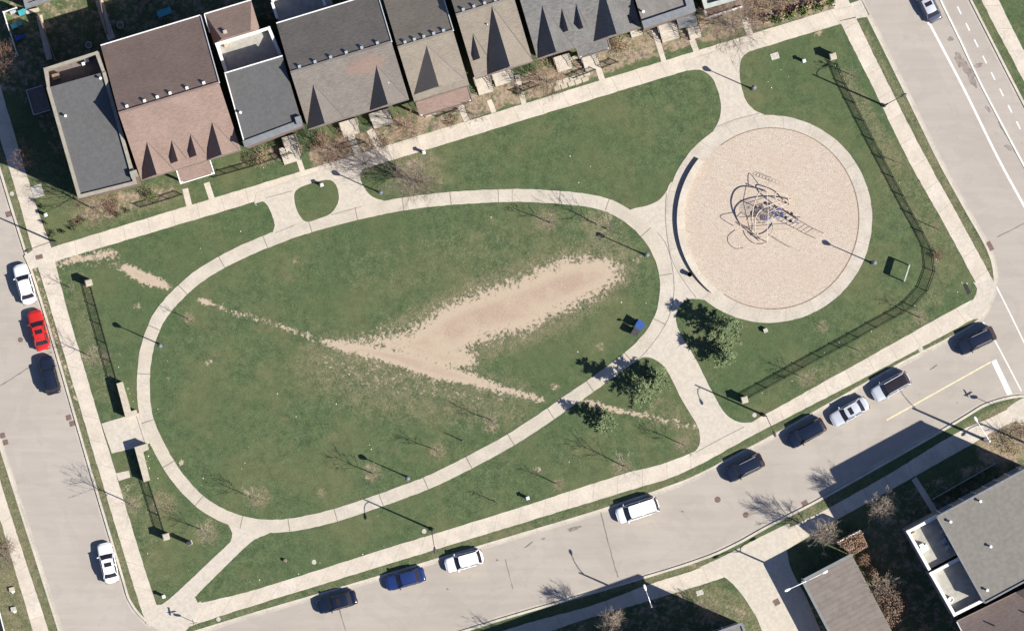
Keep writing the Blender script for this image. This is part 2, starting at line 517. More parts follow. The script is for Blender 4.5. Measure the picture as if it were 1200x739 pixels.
# ------------------------------------------------------------------ ground, roads, blocks
g = MB().add([(-1500, -1500, -0.06), (1500, -1500, -0.06), (1500, 1500, -0.06), (-1500, 1500, -0.06)], [(0, 1, 2, 3)])
tag(g.build('ground', M['lawn']), kind='structure')
g = MB().add([(-260, -220, 0), (260, -220, 0), (260, 220, 0), (-260, 220, 0)], [(0, 1, 2, 3)])
tag(g.build('road', M['asphalt']), kind='structure')

def kline(pts, sm=None): return pxl(pts)

K_PARK = smooth_line(pxl([(-620, -1850), (-140, -258), (0, 204), (52, 370), (106, 555), (141, 672), (150, 702), (164, 722), (184, 738), (205, 745), (228, 741),
    (300, 719), (450, 675), (600, 630), (700, 600), (780, 573), (820, 557), (877, 527), (900, 515), (980, 470), (1056, 427), (1114, 397), (1140, 382), (1153, 369), (1163, 348), (1167, 325),
    (1159, 292), (1130, 240), (1100, 185), (1056, 95), (1009, 0), (880, -262), (120, -1850)]), 1.0)
K_WEST = smooth_line(pxl([(-620, -1425), (-150, 48), (-70, 300), (12, 555), (71, 739), (140, 955), (420, 1850)]), 2.0)
K_EAST = smooth_line(pxl([(250, -1850), (1003, -262), (1136, 0), (1200, 125), (1300, 320), (1400, 515), (2050, 1850)]), 2.0)
K_SOUTH = smooth_line(pxl([(560, 1850), (330, 1000), (300, 860), (318, 815), (370, 788), (535, 740), (600, 720), (717, 686), (815, 656), (860, 637), (900, 615), (962, 583), (1035, 542), (1107, 501), (1137, 483), (1150, 475), (1165, 469),
    (1185, 464), (1206, 463), (1224, 474), (1236, 496), (1350, 722), (1900, 1850)]), 1.0)
BLOCKS = [('park', K_PARK), ('west', K_WEST + pxl([(-1700, 1850), (-1700, -1425)])), ('east', K_EAST + pxl([(3100, 1850), (3100, -1850)])), ('south', K_SOUTH)]

def inside(px, py, poly):
    res = np.zeros(px.shape, bool)
    n = len(poly)
    for i in range(n):
        x0, y0 = poly[i]; x1, y1 = poly[(i + 1) % n]
        if y0 == y1: continue
        c = ((y0 > py) != (y1 > py)) & (px < (x1 - x0) * (py - y0) / (y1 - y0) + x0)
        res ^= c
    return res

def segdist(px, py, pts, widths=None):
    """distance to polyline minus the local half-width"""
    best = np.full(px.shape, 1e9)
    for i in range(len(pts) - 1):
        x0, y0 = pts[i]; x1, y1 = pts[i + 1]
        dx, dy = x1 - x0, y1 - y0
        t = np.clip(((px - x0) * dx + (py - y0) * dy) / (dx * dx + dy * dy + 1e-12), 0, 1)
        d = np.hypot(px - x0 - t * dx, py - y0 - t * dy)
        if widths: d = d - (widths[i] + (widths[i + 1] - widths[i]) * t)
        best = np.minimum(best, d)
    return best

def smooth01(x): 
    x = np.clip(x, 0, 1); return x * x * (3 - 2 * x)

def lawn_mask(X, Y):
    """bare earth, dry grass and garden beds, given in photo-plan coordinates of the place (0.1 m units)"""
    PX = X * 10 + 600; PY = 369.5 - Y * 10
    dirt = np.zeros(X.shape); dry = np.zeros(X.shape); bed = np.zeros(X.shape)
    patch = [(727, 312), (704, 302), (676, 302), (648, 309), (616, 323), (581, 337), (550, 346), (515, 363), (490, 382), (466, 396), (450, 405), (470, 418), (511, 421), (536, 418), (550, 409), (567, 399), (599, 391), (620, 386), (644, 371), (672, 360), (707, 342), (725, 327)]
    ins = inside(PX, PY, patch)
    d = segdist(PX, PY, patch + [patch[0]])
    sd = np.where(ins, d, -d)
    dirt = np.maximum(dirt, np.clip(0.53 + sd / 38.0, 0, 1.15))
    wide = segdist(PX, PY, [(480, 410), (560, 375), (640, 345), (712, 310)], [30, 36, 36, 22])
    dirt = np.maximum(dirt, 0.33 * smooth01(-wide / 24 + 0.5))
    dry = np.maximum(dry, 0.55 * smooth01(-wide / 30 + 1.1))
    def trail(pts, wd, strength=1.0, soft=7.0):
        nonlocal dirt
        sdx = segdist(PX, PY, pts, wd)
        dirt = np.maximum(dirt, strength * np.clip(0.62 - sdx / soft * 0.5, 0, 1.0))
    trail([(382, 400), (400, 405), (430, 411), (465, 419), (495, 428), (520, 436), (550, 444), (592, 457), (634, 468)], [1, 4, 6, 8, 10, 9, 5, 2, .5], 1.0, 8)
    trail([(410, 404), (450, 400), (490, 400)], [4, 10, 14], 0.72, 18)
    trail([(485, 408), (520, 418), (545, 420)], [11, 13, 9], 1.0, 16)
    trail([(455, 402), (480, 404), (520, 408)], [5, 9, 12], 0.95, 14)
    trail([(676, 467), (697, 473), (720, 480), (750, 486)], [.5, 1.5, 2, 1.5], .95, 5)
    trail([(750, 486), (775, 491), (800, 497), (815, 499)], [1.8, 1.5, 1.3, .8], 0.80, 7)
    trail([(64, 309), (80, 306), (100, 301), (118, 299), (135, 297)], [3, 4, 4, 4, 3], 0.8, 9)
    trail([(128, 292), (131, 299)], [2, 2], 0.8, 5)
    trail([(146, 313), (158, 320), (172, 327), (188, 332), (198, 337)], [3, 5, 6, 4, 1], 1.0, 6)
    trail([(110, 308), (140, 312)], [7, 8], 0.45, 14)
    trail([(233, 350), (241, 353), (250, 357)], [1, 3, 1], 0.95, 4)
    trail([(250, 357), (275, 367), (310, 376), (345, 388), (382, 400)], [1, 1.5, 1.5, 1.5, 2], 0.74, 7)
    trail([(326, 380), (332, 382)], [1.5, 1], 0.9, 3)
    trail([(62, 310), (70, 330)], [2, 1], 0.6, 6)
    trail([(725, 312), (745, 305), (757, 302)], [5, 2, 0], 0.55, 12)
    # worn grass below the trail and around
    w = segdist(PX, PY, [(385, 425), (430, 437), (490, 450), (540, 462), (600, 470)], [16, 26, 24, 14, 8])
    dirt = np.maximum(dirt, 0.34 * smooth01(-w / 24 + 0.4))
    dry = np.maximum(dry, 0.50 * smooth01(-w / 55 + 1.0))
    w = segdist(PX, PY, [(430, 320), (560, 300), (700, 270)], [30, 40, 24])
    dry = np.maximum(dry, 0.30 * smooth01(-w / 40 + 0.6))
    def spot(x, y, r, k, bedk=0.0, dirtk=0.0):
        nonlocal dry, bed, dirt
        q = np.hypot(PX - x, PY - y)
        f = smooth01(1.35 - q / r)
        dry = np.maximum(dry, k * f)
        if bedk: bed = np.maximum(bed, bedk * f)
        if dirtk: dirt = np.maximum(dirt, dirtk * f)
    for x, y, r in ((576, 497, 13), (514, 527, 13), (436, 553, 15), (303, 583, 18), (222, 373, 10)):
        spot(x, y, r, 0.55, 0.36)
    for x, y, r in ((728, 548, 15), (655, 566, 9), (801, 520, 15), (640, 258, 22), (700, 265, 24), (243, 623, 20), (156, 592, 16), (190, 590, 22), (946, 444, 14), (963, 382, 10), (1078, 374, 12), (1095, 266, 9), (106, 416, 16), (120, 420, 14)):
        spot(x, y, r, 0.6, 0.18)
    spot(488, 205, 46, 0.52); spot(478, 200, 24, 0.55, 0.38)
    for x, y, r, k in ((347, 304, 6, .7), (576, 256, 5, .8), (245, 423, 6, .8), (197, 443, 5, .8), (213, 542, 5, 1.0), (161, 358, 6, .9), (703, 406, 7, .7), (650, 452, 7, .7), (376, 578, 8, .45), (630, 550, 6, .8), (959, 38, 7, .8), (523, 355, 4, .8)):
        spot(x, y, r, 0.6, 0.0, k * 0.62)
    # dry verges beside the kerbs and the west and south lawns
    for pts, wd, k in (([(1010, 30), (1100, 200), (1160, 320)], [6, 8, 8], .55), ([(850, 540), (905, 512), (1000, 460), (1140, 380)], [10, 7, 7, 8], .5), ([(230, 738), (600, 624), (760, 575), (850, 545)], [8, 8, 8, 8], .38),
                       ([(0, 180), (50, 350), (100, 520), (160, 712)], [8, 8, 8, 8], .5), ([(-20, 460), (70, 745)], [16, 16], .5), ([(-10, 560), (30, 740)], [30, 30], .6), ([(1136, 0), (1210, 140)], [12, 12], .35),
                       ([(90, 330), (125, 460)], [16, 14], .35), ([(150, 570), (190, 690)], [18, 18], .3), ([(1050, 200), (1110, 300), (1080, 380), (960, 440)], [22, 16, 14, 14], .38), ([(990, 90), (1050, 190)], [12, 12], .5),
                       ([(40, 210), (120, 262)], [18, 14], .3), ([(660, 700), (830, 655)], [10, 10], .5), ([(820, 690), (880, 735)], [18, 26], .52), ([(930, 612), (975, 585)], [10, 10], .5), ([(1135, 500), (1195, 470)], [8, 8], .6),
                       ([(770, 480), (815, 500)], [18, 16], .45), ([(755, 430), (790, 490)], [20, 16], .3), ([(560, 560), (800, 500)], [20, 20], .16), ([(865, 380), (830, 440)], [18, 14], .25)):
        w = segdist(PX, PY, pts, wd)
        dry = np.maximum(dry, k * smooth01(-w / 12 + 0.5))
    # garden beds in front of the row houses, and the bare or shaded yards
    w = segdist(PX, PY, [(375, 185), (480, 150), (560, 122), (640, 95), (730, 62), (800, 40), (880, 18), (975, -10)], [16, 18, 16, 18, 18, 18, 20, 24])
    bed = np.maximum(bed, 0.62 * smooth01(-w / 6 + 0.3))
    w = segdist(PX, PY, [(100, 250), (130, 240), (200, 225)], [12, 14, 8])
    bed = np.maximum(bed, 0.52 * smooth01(-w / 14 + 0.5)); dry = np.maximum(dry, 0.5 * smooth01(-w / 22 + 0.9))
    w = segdist(PX, PY, [(290, 190), (345, 175)], [10, 12]); bed = np.maximum(bed, 0.5 * smooth01(-w / 12 + 0.4))
    w = segdist(PX, PY, [(1165, 525), (1230, 500)], [22, 26]); bed = np.maximum(bed, 0.55 * smooth01(-w / 10 + 0.5)); dry = np.maximum(dry, 0.75 * smooth01(-w / 10 + 0.5))
    w = segdist(PX, PY, [(828, 712), (868, 722)], [14, 12]); bed = np.maximum(bed, 0.42 * smooth01(-w / 12 + 0.4))
    w = segdist(PX, PY, [(870, 532), (852, 540)], [5, 6]); dirt = np.maximum(dirt, 0.5 * smooth01(-w / 8 + 0.4))
    w = segdist(PX, PY, [(1007, 63), (1012, 60)], [4, 4]); dirt = np.maximum(dirt, 0.7 * smooth01(-w / 6 + 0.4))
    w = segdist(PX, PY, [(94, 485), (84, 455), (40, 310)], [3, 5, 5]); dirt = np.maximum(dirt, 0.5 * smooth01(-w / 6 + 0.3))
    w = segdist(PX, PY, [(810, 660), (818, 664)], [5, 4]); bed = np.maximum(bed, 0.7 * smooth01(-w / 6 + 0.4))
    w = segdist(PX, PY, [(797, 694), (802, 702)], [5, 5]); bed = np.maximum(bed, 0.7 * smooth01(-w / 6 + 0.4))
    for poly in ([(-60, -40), (330, -60), (330, 20), (240, 40), (110, 110), (70, 190), (30, 120), (-60, 100)], [(985, 640), (1060, 575), (1200, 520), (1240, 740), (900, 760), (960, 690)], [(560, 745), (720, 705), (800, 690), (870, 745), (870, 800), (560, 800)]):
        ins2 = inside(PX, PY, poly)
        bed = np.where(ins2, np.maximum(bed, 0.40), bed)  # bare earth, and a shade tone painted in to dull the green
    return dirt, dry, bed

GX0, GX1, GY0, GY1, GS = -68.0, 68.0, -44.0, 44.0, 0.25
gx = np.arange(GX0, GX1 + 1e-6, GS); gy = np.arange(GY0, GY1 + 1e-6, GS)
XX, YY = np.meshgrid(gx, gy)
nx_, ny_ = len(gx), len(gy)
CX = (XX[:-1, :-1] + GS / 2); CY = (YY[:-1, :-1] + GS / 2)
MD, MR, MBED = lawn_mask(XX, YY)
names = {'park': 'park_lawn', 'west': 'west_verge', 'east': 'east_verge', 'south': 'south_verge'}
ZG = 0.12
for nm, line in BLOCKS:
    poly = line
    mb = MB(); mb.prism(poly, ZG - 0.12, ZG - 0.012)
    tag(mb.build('ground_' + nm, M['lawn']), kind='structure')
    ins = inside(CX, CY, poly)
    near = segdist(CX, CY, line) < 0.22
    keep = ins & ~near
    jj, ii = np.nonzero(keep)
    quads = np.stack([jj * nx_ + ii, jj * nx_ + ii + 1, (jj + 1) * nx_ + ii + 1, (jj + 1) * nx_ + ii], 1)
    used, inv = np.unique(quads, return_inverse=True)
    inv = inv.reshape(quads.shape)
    vx = XX.ravel()[used]; vy = YY.ravel()[used]
    me = bpy.data.meshes.new(names[nm])
    me.from_pydata(np.stack([vx, vy, np.full(vx.shape, ZG)], 1).tolist(), [], inv.tolist())
    me.materials.append(M['lawn'])
    ca = me.color_attributes.new('mask', 'FLOAT_COLOR', 'POINT')
    dat = np.stack([MD.ravel()[used], MR.ravel()[used], MBED.ravel()[used], np.ones(vx.shape)], 1).astype(np.float32)
    ca.data.foreach_set('color', dat.ravel())
    ob = bpy.data.objects.new(names[nm], me)
    COL.objects.link(ob)
    tag(ob, kind='structure')
    inward = 1 if area(line) > 0 else -1
    if nm in ('west', 'east'): inward = -1 if nm == 'east' else 1
    if nm == 'west': inward = -1
    if nm == 'east': inward = 1
    kb = MB(); ribbon(kb, line, 0.0, 0.28 * inward, 0.145, jitter=0.008, seed=3, side=0.0)
    tag(kb.build('kerb_' + nm, M['kerb']), kind='structure')
    gb = MB(); ribbon(gb, line, -0.004 * inward, -0.32 * inward, 0.004, jitter=0.01, seed=4)
    tag(gb.build('gutter_' + nm, M['gutter']), kind='structure')

# ------------------------------------------------------------------ walks and paths
def walk(name, up, lo, z, mat, jit=0.03, seed=1, step=0.6):
    """paved strip between two edge lines given in photo pixels"""
    A = smooth_line(pxl(up), step); B = smooth_line(pxl(lo), step)
    n = 160
    def res(L):
        ds = [0]
        for i in range(1, len(L)): ds.append(ds[-1] + math.dist(L[i], L[i - 1]))
        t = np.linspace(0, ds[-1], n)
        return list(zip(np.interp(t, ds, [p[0] for p in L]), np.interp(t, ds, [p[1] for p in L]), t))
    a = res(A); b = res(B)
    R = random.Random(seed)
    mb = MB()
    j = lambda: R.uniform(-jit, jit)
    va = [(p[0] + j(), p[1] + j(), z) for p in a]; vb = [(p[0] + j(), p[1] + j(), z) for p in b]
    fs = []; uv = []
    for i in range(n - 1):
        fs.append((i, n + i, n + i + 1, i + 1))
        u0, u1 = (a[i][2] + b[i][2]) / 2, (a[i + 1][2] + b[i + 1][2]) / 2
        uv.append([(u0, 0), (u0, 1), (u1, 1), (u1, 0)])
    ar = area([va[0][:2], vb[0][:2], vb[1][:2], va[1][:2]])
    if ar < 0:
        fs = [f[::-1] for f in fs]; uv = [u[::-1] for u in uv]
    mb.add(va + vb, fs, uv)
    return tag(mb.build(name, mat), kind='structure')

def pad(name, pts, z, mat, smooth=True, jit=0.02, closed_step=0.5):
    if smooth: L = smooth_line(pxl(pts), closed_step, True)
    else:
        P = [Vector(p) for p in pxl(pts)]; n_ = len(P)
        br = [i for i in range(n_) if (P[i] - P[i - 1]).angle(P[(i + 1) % n_] - P[i]) > math.radians(52)]
        if len(br) >= 2:
            L = []
            for k_, i in enumerate(br):
                j_ = br[(k_ + 1) % len(br)]; j_ = j_ if j_ > i else j_ + n_
                L += smooth_line([tuple(P[q % n_]) for q in range(i, j_ + 1)], 0.35)[:-1]
        else: L = pxl(pts)
    R = random.Random(len(pts))
    L = [(p[0] + R.uniform(-jit, jit), p[1] + R.uniform(-jit, jit)) for p in L]
    mb = MB(); mb.prism(L, z - 0.003, z)
    return tag(mb.build(name, mat), kind='structure')

Z = ZG
walk('sidewalk_north', [(48, 294), (60, 290), (300, 217), (600, 126), (975, 11), (1003, 2)], [(46, 312), (62, 307), (300, 236), (600, 145), (985, 28), (1006, 21)], Z + 0.008, M['walk'], seed=2)
walk('sidewalk_east', [(850, -262), (973, 0), (986, 29), (1024, 105), (1063, 185), (1105, 260), (1144, 332), (1150, 343)], [(871, -262), (994, 0), (1003, 21), (1044, 105), (1085, 185), (1124, 255), (1160, 322), (1163, 329)], Z + 0.012, M['walk'], seed=3)
pad('kerb_ramp', [(1000, 3), (1007.5, 1), (1012, 9), (1017.5, 20), (1003, 22)], Z + 0.016, M['plaza'], False)
walk('sidewalk_south', [(215, 711), (234, 706), (300, 690), (450, 643), (600, 597), (730, 555), (770, 545), (815, 528), (870, 500), (1000, 428), (1124, 359), (1143, 350)],
     [(200, 740), (217, 735), (300, 708), (450, 662), (600, 616), (755, 569), (790, 558), (828, 540), (880, 511), (1010, 444), (1140, 374), (1153, 365)], Z + 0.016, M['walk'], seed=4)
pad('corner_pad_east', [(1140, 330), (1150, 333), (1161, 324), (1164, 335), (1160, 352), (1152, 368), (1141, 374), (1130, 362), (1141, 350), (1145, 338)], Z + 0.020, M['plaza'], True)
walk('sidewalk_west', [(-120, -230), (10, 195), (36, 285), (62, 370), (117, 555), (166, 715), (176, 733)], [(-98, -230), (31, 203), (60, 290), (81, 370), (136, 555), (184, 709), (205, 735)], Z + 0.020, M['walk'], seed=5)
pad('corner_pad_west', [(166, 716), (184, 708), (212, 712), (236, 704), (222, 734), (205, 743), (185, 736), (172, 726)], Z + 0.024, M['plaza'], False)
pad('kerb_ramp_west', [(28, 300), (40, 292), (50, 300), (48, 312), (35, 316)], Z + 0.024, M['plaza'], False)
walk('sidewalk_far_west', [(-120, 190), (0, 607), (39, 739), (80, 880)], [(-120, 165), (0, 562), (57, 739), (98, 880)], Z + 0.008, M['walk'], seed=6)
walk('sidewalk_far_east', [(1020, -262), (1150, 0), (1200, 96), (1330, 350)], [(1040, -262), (1170, 0), (1200, 60), (1350, 350)], Z + 0.008, M['walk'], seed=7)
walk('sidewalk_far_south', [(480, 775), (610, 732), (693, 709), (758, 685), (821, 665), (880, 641), (926, 617), (967, 597), (1040, 556), (1119, 508), (1165, 487), (1197, 470)],
     [(490, 795), (653, 736), (758, 704), (808, 689), (848, 676), (890, 660), (926, 641), (980, 609), (1050, 570), (1130, 525), (1180, 497), (1205, 488)], Z + 0.008, M['walk'], seed=8)
pad('corner_pad_south', [(1180, 478), (1200, 466), (1216, 470), (1228, 490), (1210, 500), (1192, 494)], Z + 0.012, M['plaza'], False)
pad('driveway', [(820, 664), (850, 650), (900, 624), (926, 612), (922, 640), (928, 668), (945, 700), (962, 739), (1000, 820), (925, 840), (893, 739), (880, 712), (866, 692), (848, 675)], Z + 0.016, M['plaza'], False)

LOOP = smooth_line(pxl([(600, 229), (650, 231), (695, 236), (724, 246), (750, 265), (768, 288), (778, 312), (781, 338), (776, 368), (760, 396), (733, 422), (676, 463), (600, 514), (523, 555), (478, 574), (400, 601),
    (350, 613), (315, 616), (285, 612), (258, 602), (232, 585), (205, 555), (183, 517), (171, 485), (168, 450), (171, 415), (180, 385), (194, 361), (226, 329), (262, 306), (300, 288), (350, 269), (407, 253), (462, 241), (523, 233)]), 0.5, True)
mb = MB(); ribbon(mb, LOOP, -0.76, 0.76, Z + 0.036, closed=True, jitter=0.03, seed=9)
tag(mb.build('park_path', M['path']), kind='structure')

# connectors between the loop, the ring and the street walks
pad('path_link_north', [(298, 239), (308, 236), (313, 240), (318, 250), (322, 264), (320, 271), (330, 279), (360, 268), (407, 253), (455, 243), (452, 236), (437, 231), (427, 220), (422, 208), (424, 200), (428, 196), (425, 192), (390, 196), (340, 212), (300, 226)], Z + 0.028, M['plaza'], False)
pad('path_link_playground', [(806, 83), (820, 82), (830, 87), (836, 94), (842, 109), (845, 126), (842, 142), (835, 155), (860, 170), (900, 160), (895, 134), (884, 129), (876, 121), (871, 110), (867, 92), (867, 78), (870, 67), (880, 60), (896, 55), (890, 45), (800, 72)], Z + 0.028, M['plaza'], False)
pad('path_link_centre', [(742, 262), (738, 246), (748, 243), (758, 241), (771, 235), (780, 226), (786, 214), (800, 210), (800, 300), (830, 352), (812, 350), (800, 354), (793, 366), (793, 380), (800, 396), (815, 420), (832, 454), (848, 482), (860, 492), (872, 495), (884, 494),
    (890, 502), (850, 526), (806, 536), (813, 530), (819, 522), (820, 510), (816, 496), (800, 470), (785, 440), (776, 427), (763, 419), (752, 419), (742, 425), (730, 424), (760, 398), (776, 368), (780, 338), (776, 305), (760, 276), (750, 266)], Z + 0.028, M['plaza'], False)
pad('path_link_southwest', [(262, 606), (268, 615), (272, 624), (270, 634), (262, 642), (200, 700), (184, 709), (190, 722), (225, 712), (232, 706), (229, 700), (233, 694), (288, 640), (302, 630), (316, 624), (330, 612), (300, 612)], Z + 0.028, M['plaza'], False)
pad('path_link_west', [(119, 496), (161, 484), (171, 484), (180, 512), (173, 520), (131, 531)], Z + 0.028, M['plaza'], False)
pad('bench_slab', [(136, 554), (151, 551), (153, 559), (139, 563)], Z + 0.026, M['plaza'], False)
isl = smooth_line(pxl([(345, 228), (350, 221), (362, 216), (376, 212), (387, 211), (394, 217), (397, 228), (396, 238), (388, 250), (374, 256), (360, 260), (353, 255), (347, 243)]), 0.4, True)
mb = MB(); mb.prism(isl, Z + 0.02, Z + 0.045)
tag(mb.build('grass_island', M['lawn']), kind='structure')
for pts, wd in (([(217, 221), (222, 242)], 7), ([(242, 214), (249, 235)], 7), ([(350, 187), (355, 202)], 6), ([(411, 158), (420, 183)], 8), ([(433, 152), (447, 176)], 8), ([(538, 120), (547, 142)], 7), ([(573, 117), (579, 132)], 6),
                ([(606, 88), (614, 122)], 6), ([(700, 77), (706, 95)], 7), ([(766, 34), (778, 72)], 6), ([(808, 40), (816, 60)], 7), ([(873, 22), (879, 42)], 8), ([(1071, 560), (1096, 600)], 7)):
    mb = MB(); ribbon(mb, pxl(pts), -wd / 20, wd / 20, Z + 0.02)
    tag(mb.build('front_walk', M['walk']), kind='structure')

# playground ring
def circ(cx, cy, rx, ry, n=140, a0=0.0, a1=2 * math.pi):
    return [XY(cx + rx * math.cos(a0 + (a1 - a0) * i / n), cy - ry * math.sin(a0 + (a1 - a0) * i / n)) for i in range(n + (1 if a1 - a0 < 6.28 else 0))]
mb = MB()
outer = circ(901, 256.5, 121, 121.5); inner = circ(904.5, 256, 102, 106)
n = len(outer)
R = random.Random(5)
vs = [(p[0] + R.uniform(-.03, .03), p[1] + R.uniform(-.03, .03), Z + 0.044) for p in outer] + [(p[0], p[1], Z + 0.044) for p in inner]
arc = 2 * math.pi * 11.5 / n
mb.add(vs, [(i, (i + 1) % n, n + (i + 1) % n, n + i) for i in range(n)], [[(i * arc, 0), ((i + 1) * arc, 0), ((i + 1) * arc, 1), (i * arc, 1)] for i in range(n)])
tag(mb.build('playground_path', m_paving('ring_concrete', (0.44, 0.40, 0.335), 3.3, 0.08, 0.35, 0.03)), kind='structure')
mb = MB(); mb.prism(inner, Z, Z + 0.030)
tag(mb.build('playground_surface', M['mulch']), kind='structure')
mb = MB(); ribbon(mb, inner[int(len(inner) * .0):int(len(inner) * .36)], -.05, .05, Z + 0.056); ribbon(mb, inner[int(len(inner) * .66):] + [inner[0]], -.05, .05, Z + 0.056)
tag(mb.build('edge_board', M['wood']), kind='structure')
# joint lines where pads meet the paths
mb = MB()
for pts in ([(770, 272), (780, 285), (787, 308), (790, 340), (785, 368), (775, 388), (757, 412), (744, 424)], [(840, 149), (862, 140), (890, 133)], [(323, 273), (345, 264)], [(388, 252), (410, 246), (424, 242)], [(312, 232), (342, 224)], [(781, 226), (780, 258), (786, 300), (800, 327), (816, 349)], [(815, 530), (850, 511), (872, 500)], [(160, 487), (170, 519)]):
    ribbon(mb, smooth_line(pxl(pts), 0.6), -0.025, 0.025, Z + 0.050)
tag(mb.build('path_joints', M['seam']), kind='structure')

# ------------------------------------------------------------------ road markings and road furniture in the road
mb = MB()
def stripe(pts, w, z=0.006): ribbon(mb, smooth_line(pxl(pts), 1.0), -w / 2, w / 2, z)
stripe([(960, -262), (1078, 5), (1090, 29), (1130, 105), (1169, 184), (1200, 241), (1260, 350)], 0.27)
stripe([(1169, 338), (1185, 370), (1199, 462)], 0.14) if False else None
stripe([(1168, 336), (1186, 372), (1216, 434)], 0.16)
stripe([(1152, 377), (1167, 401), (1197, 458)], 0.16)
stripe([(1164.5, 422), (1183.5, 462)], 0.62)
for i in range(14):
    t = -6 + i
    x = 1122 + t * 9.9; y = 8 + t * 19.2
    stripe([(x, y), (x + 4.4, y + 9.0)], 0.16)
tag(mb.build('road_markings', M['paint']), kind='structure')
mb = MB(); stripe([(1039, 492), (1100, 458), (1161, 424)], 0.16)
tag(mb.build('road_centre_line', M['yellow']), kind='structure')
mb = MB()
for pts, w in (([(397, 712), (406, 742)], .05), ([(704, 600), (714, 640), (724, 676)], .07), ([(0, 452), (38, 428)], .05), ([(1168, 278), (1200, 262)], .05), ([(592, 655), (601, 690)], .04), ([(150, 620), (165, 690)], .03), ([(1150, 100), (1190, 180)], .03)):
    ribbon(mb, smooth_line(pxl(pts), 0.5), -w, w, 0.008, jitter=0.05)
tag(mb.build('road_seams', M['seam']), kind='structure')
def blob(mb, cx, cy, rx, ry, ang, z, seed, n=40):
    R = random.Random(seed); ph = [R.uniform(0, 6.28) for _ in range(5)]
    L = []
    for i in range(n):
        a = 2 * math.pi * i / n
        k = 1 + .22 * math.sin(2 * a + ph[0]) + .16 * math.sin(3 * a + ph[1]) + .12 * math.sin(5 * a + ph[2]) + .10 * math.sin(9 * a + ph[3])
        x, y = rx * k * math.cos(a), ry * k * math.sin(a)
        L.append(XY(cx + x * math.cos(ang) - y * math.sin(ang), cy + x * math.sin(ang) + y * math.cos(ang)))
    mb.prism(L, z - 0.003, z)
mb = MB()
for i, (x, y, rx, ry, a) in enumerate(((1126, 72, 9, 6, .9), (1137, 88, 12, 5, 1.1), (1146, 77, 6, 2.2, -.15), (1114, 46, 4, 2, -.4), (1158, 128, 4, 2, 1), (1182, 173, 4, 2.5, .6), (1174, 150, 8, 1, 1.1), (673, 619, 8, 2, -.2), (637, 631, 2, 1, 0), (620, 638, 5, .8, -.6), (1095, 430, 4, .8, -.6), (800, 599, 1.2, 1, 0), (525, 690, 1.3, 1, 0), (583, 656, 1.2, 1, 0))):
    blob(mb, x, y, rx, ry, a, 0.008 + .0035 * i, i + 3)
tag(mb.build('road_stains', M['stain']), kind='structure')
# low separator kerb of the bike lane
mb = MB(); ribbon(mb, smooth_line(pxl([(975, -262), (1102, 0), (1125, 47), (1150, 100), (1195, 185), (1230, 250)]), 2), -0.1, 0.1, 0.09, side=0.0)
o = mb.build('lane_separator', M['paint']); tag(o, 'low white kerb separating the bike lane along the right hand street', 'kerb')

def cover(px, py, r, label, cat='manhole', square=False, mat='iron', z=0.012, name='manhole_cover', rot=0.3, sy=1.0):
    p = XY(px, py)
    mb = MB()
    if square: mb.box((p[0], p[1], z - .02), (2 * r, 2 * r * sy, .05), rot)
    else:
        mb.lathe([(r, -0.03), (r, 0.0), (r * .93, 0.006), (r * .5, 0.006), (r * .45, 0.002), (0.02, 0.004)], (p[0], p[1], z), 24)
    o = mb.build(name, M[mat], origin=(p[0], p[1], 0.0))
    tag(o, label, cat)
    return o
cover(841, 585, .36, 'round rusty manhole cover in the road left of the other one nearer the kerb')
cover(874, 603, .34, 'round rusty manhole cover in the road closest to the driveway and bare tree shadow')
cover(24, 398, .30, 'faint round manhole cover beside the parked red car')
zk = ZG + 0.012
cover(46, 301, .42, 'dark square metal grate in the corner pavement near the white sedan', 'grate', True, 'iron', ZG + .034, 'drain_grate', .25, .6)
cover(10, 251, .32, 'dark square drain grate by the kerb at the left edge of the photo', 'grate', True, 'iron', .02, 'drain_grate', .25)
cover(80.5, 489, .30, 'upper dark drain grate of the pair beside the west kerb', 'grate', True, 'iron', .02, 'drain_grate', .25)
cover(84.5, 496, .30, 'lower dark drain grate of the pair beside the west kerb', 'grate', True, 'iron', .02, 'drain_grate', .25)
cover(3, 510, .30, 'upper dark drain grate of the pair at the far left kerb', 'grate', True, 'iron', .02, 'drain_grate', .25)
cover(6.5, 518, .30, 'lower dark drain grate of the pair at the far left kerb', 'grate', True, 'iron', .02, 'drain_grate', .25)
cover(943.5, 590, .36, 'square rusty drain grate in the road under the building shadow tip', 'grate', True, 'iron', .02, 'drain_grate', .5)
cover(910, 705, .36, 'square brown grate set in the sunny driveway', 'grate', True, 'iron', ZG + .03, 'drain_grate', .5)
cover(1159, 289, .42, 'rusty drain grate at the kerb of the right hand street', 'grate', True, 'iron', .02, 'drain_grate', .5, 1.3)
for x, y, r, l in ((368, 658, .28, 'pale round valve cover in the lawn above the black sedan'), (497, 622, .28, 'pale round valve cover beside the street lamp in the lower lawn'), (884, 486, .26, 'pale round valve cover near the lamp at the right fence end'), (1079, 409, .3, 'pale round valve cover in the verge near the silver wagon'), (14, 227, .26, 'pinkish round valve cover in the verge at the left edge'), (256, 725, .26, 'reddish round valve cover in the verge at the lower left corner')):
    cover(x, y, r, l, 'cover', False, 'coverplate', ZG + .02, 'valve_cover')
for x, y, r, l, sy in ((908, 66, .48, 'pale flat utility box lid on the grass near the top right fence pier', .8), (820, 694, .42, 'white utility box lid in the dry lawn beside the driveway', .7), (44, 224, .65, 'square pale concrete utility lid at the corner house lawn', 1.1)):
    cover(x, y, r, l, 'utility lid', True, 'coverplate', ZG + .05, 'utility_lid', .3, sy)

# ------------------------------------------------------------------ row houses
ROT = math.radians(16.85)
KH = (H - 8.0) / H
R0 = random.Random(77)

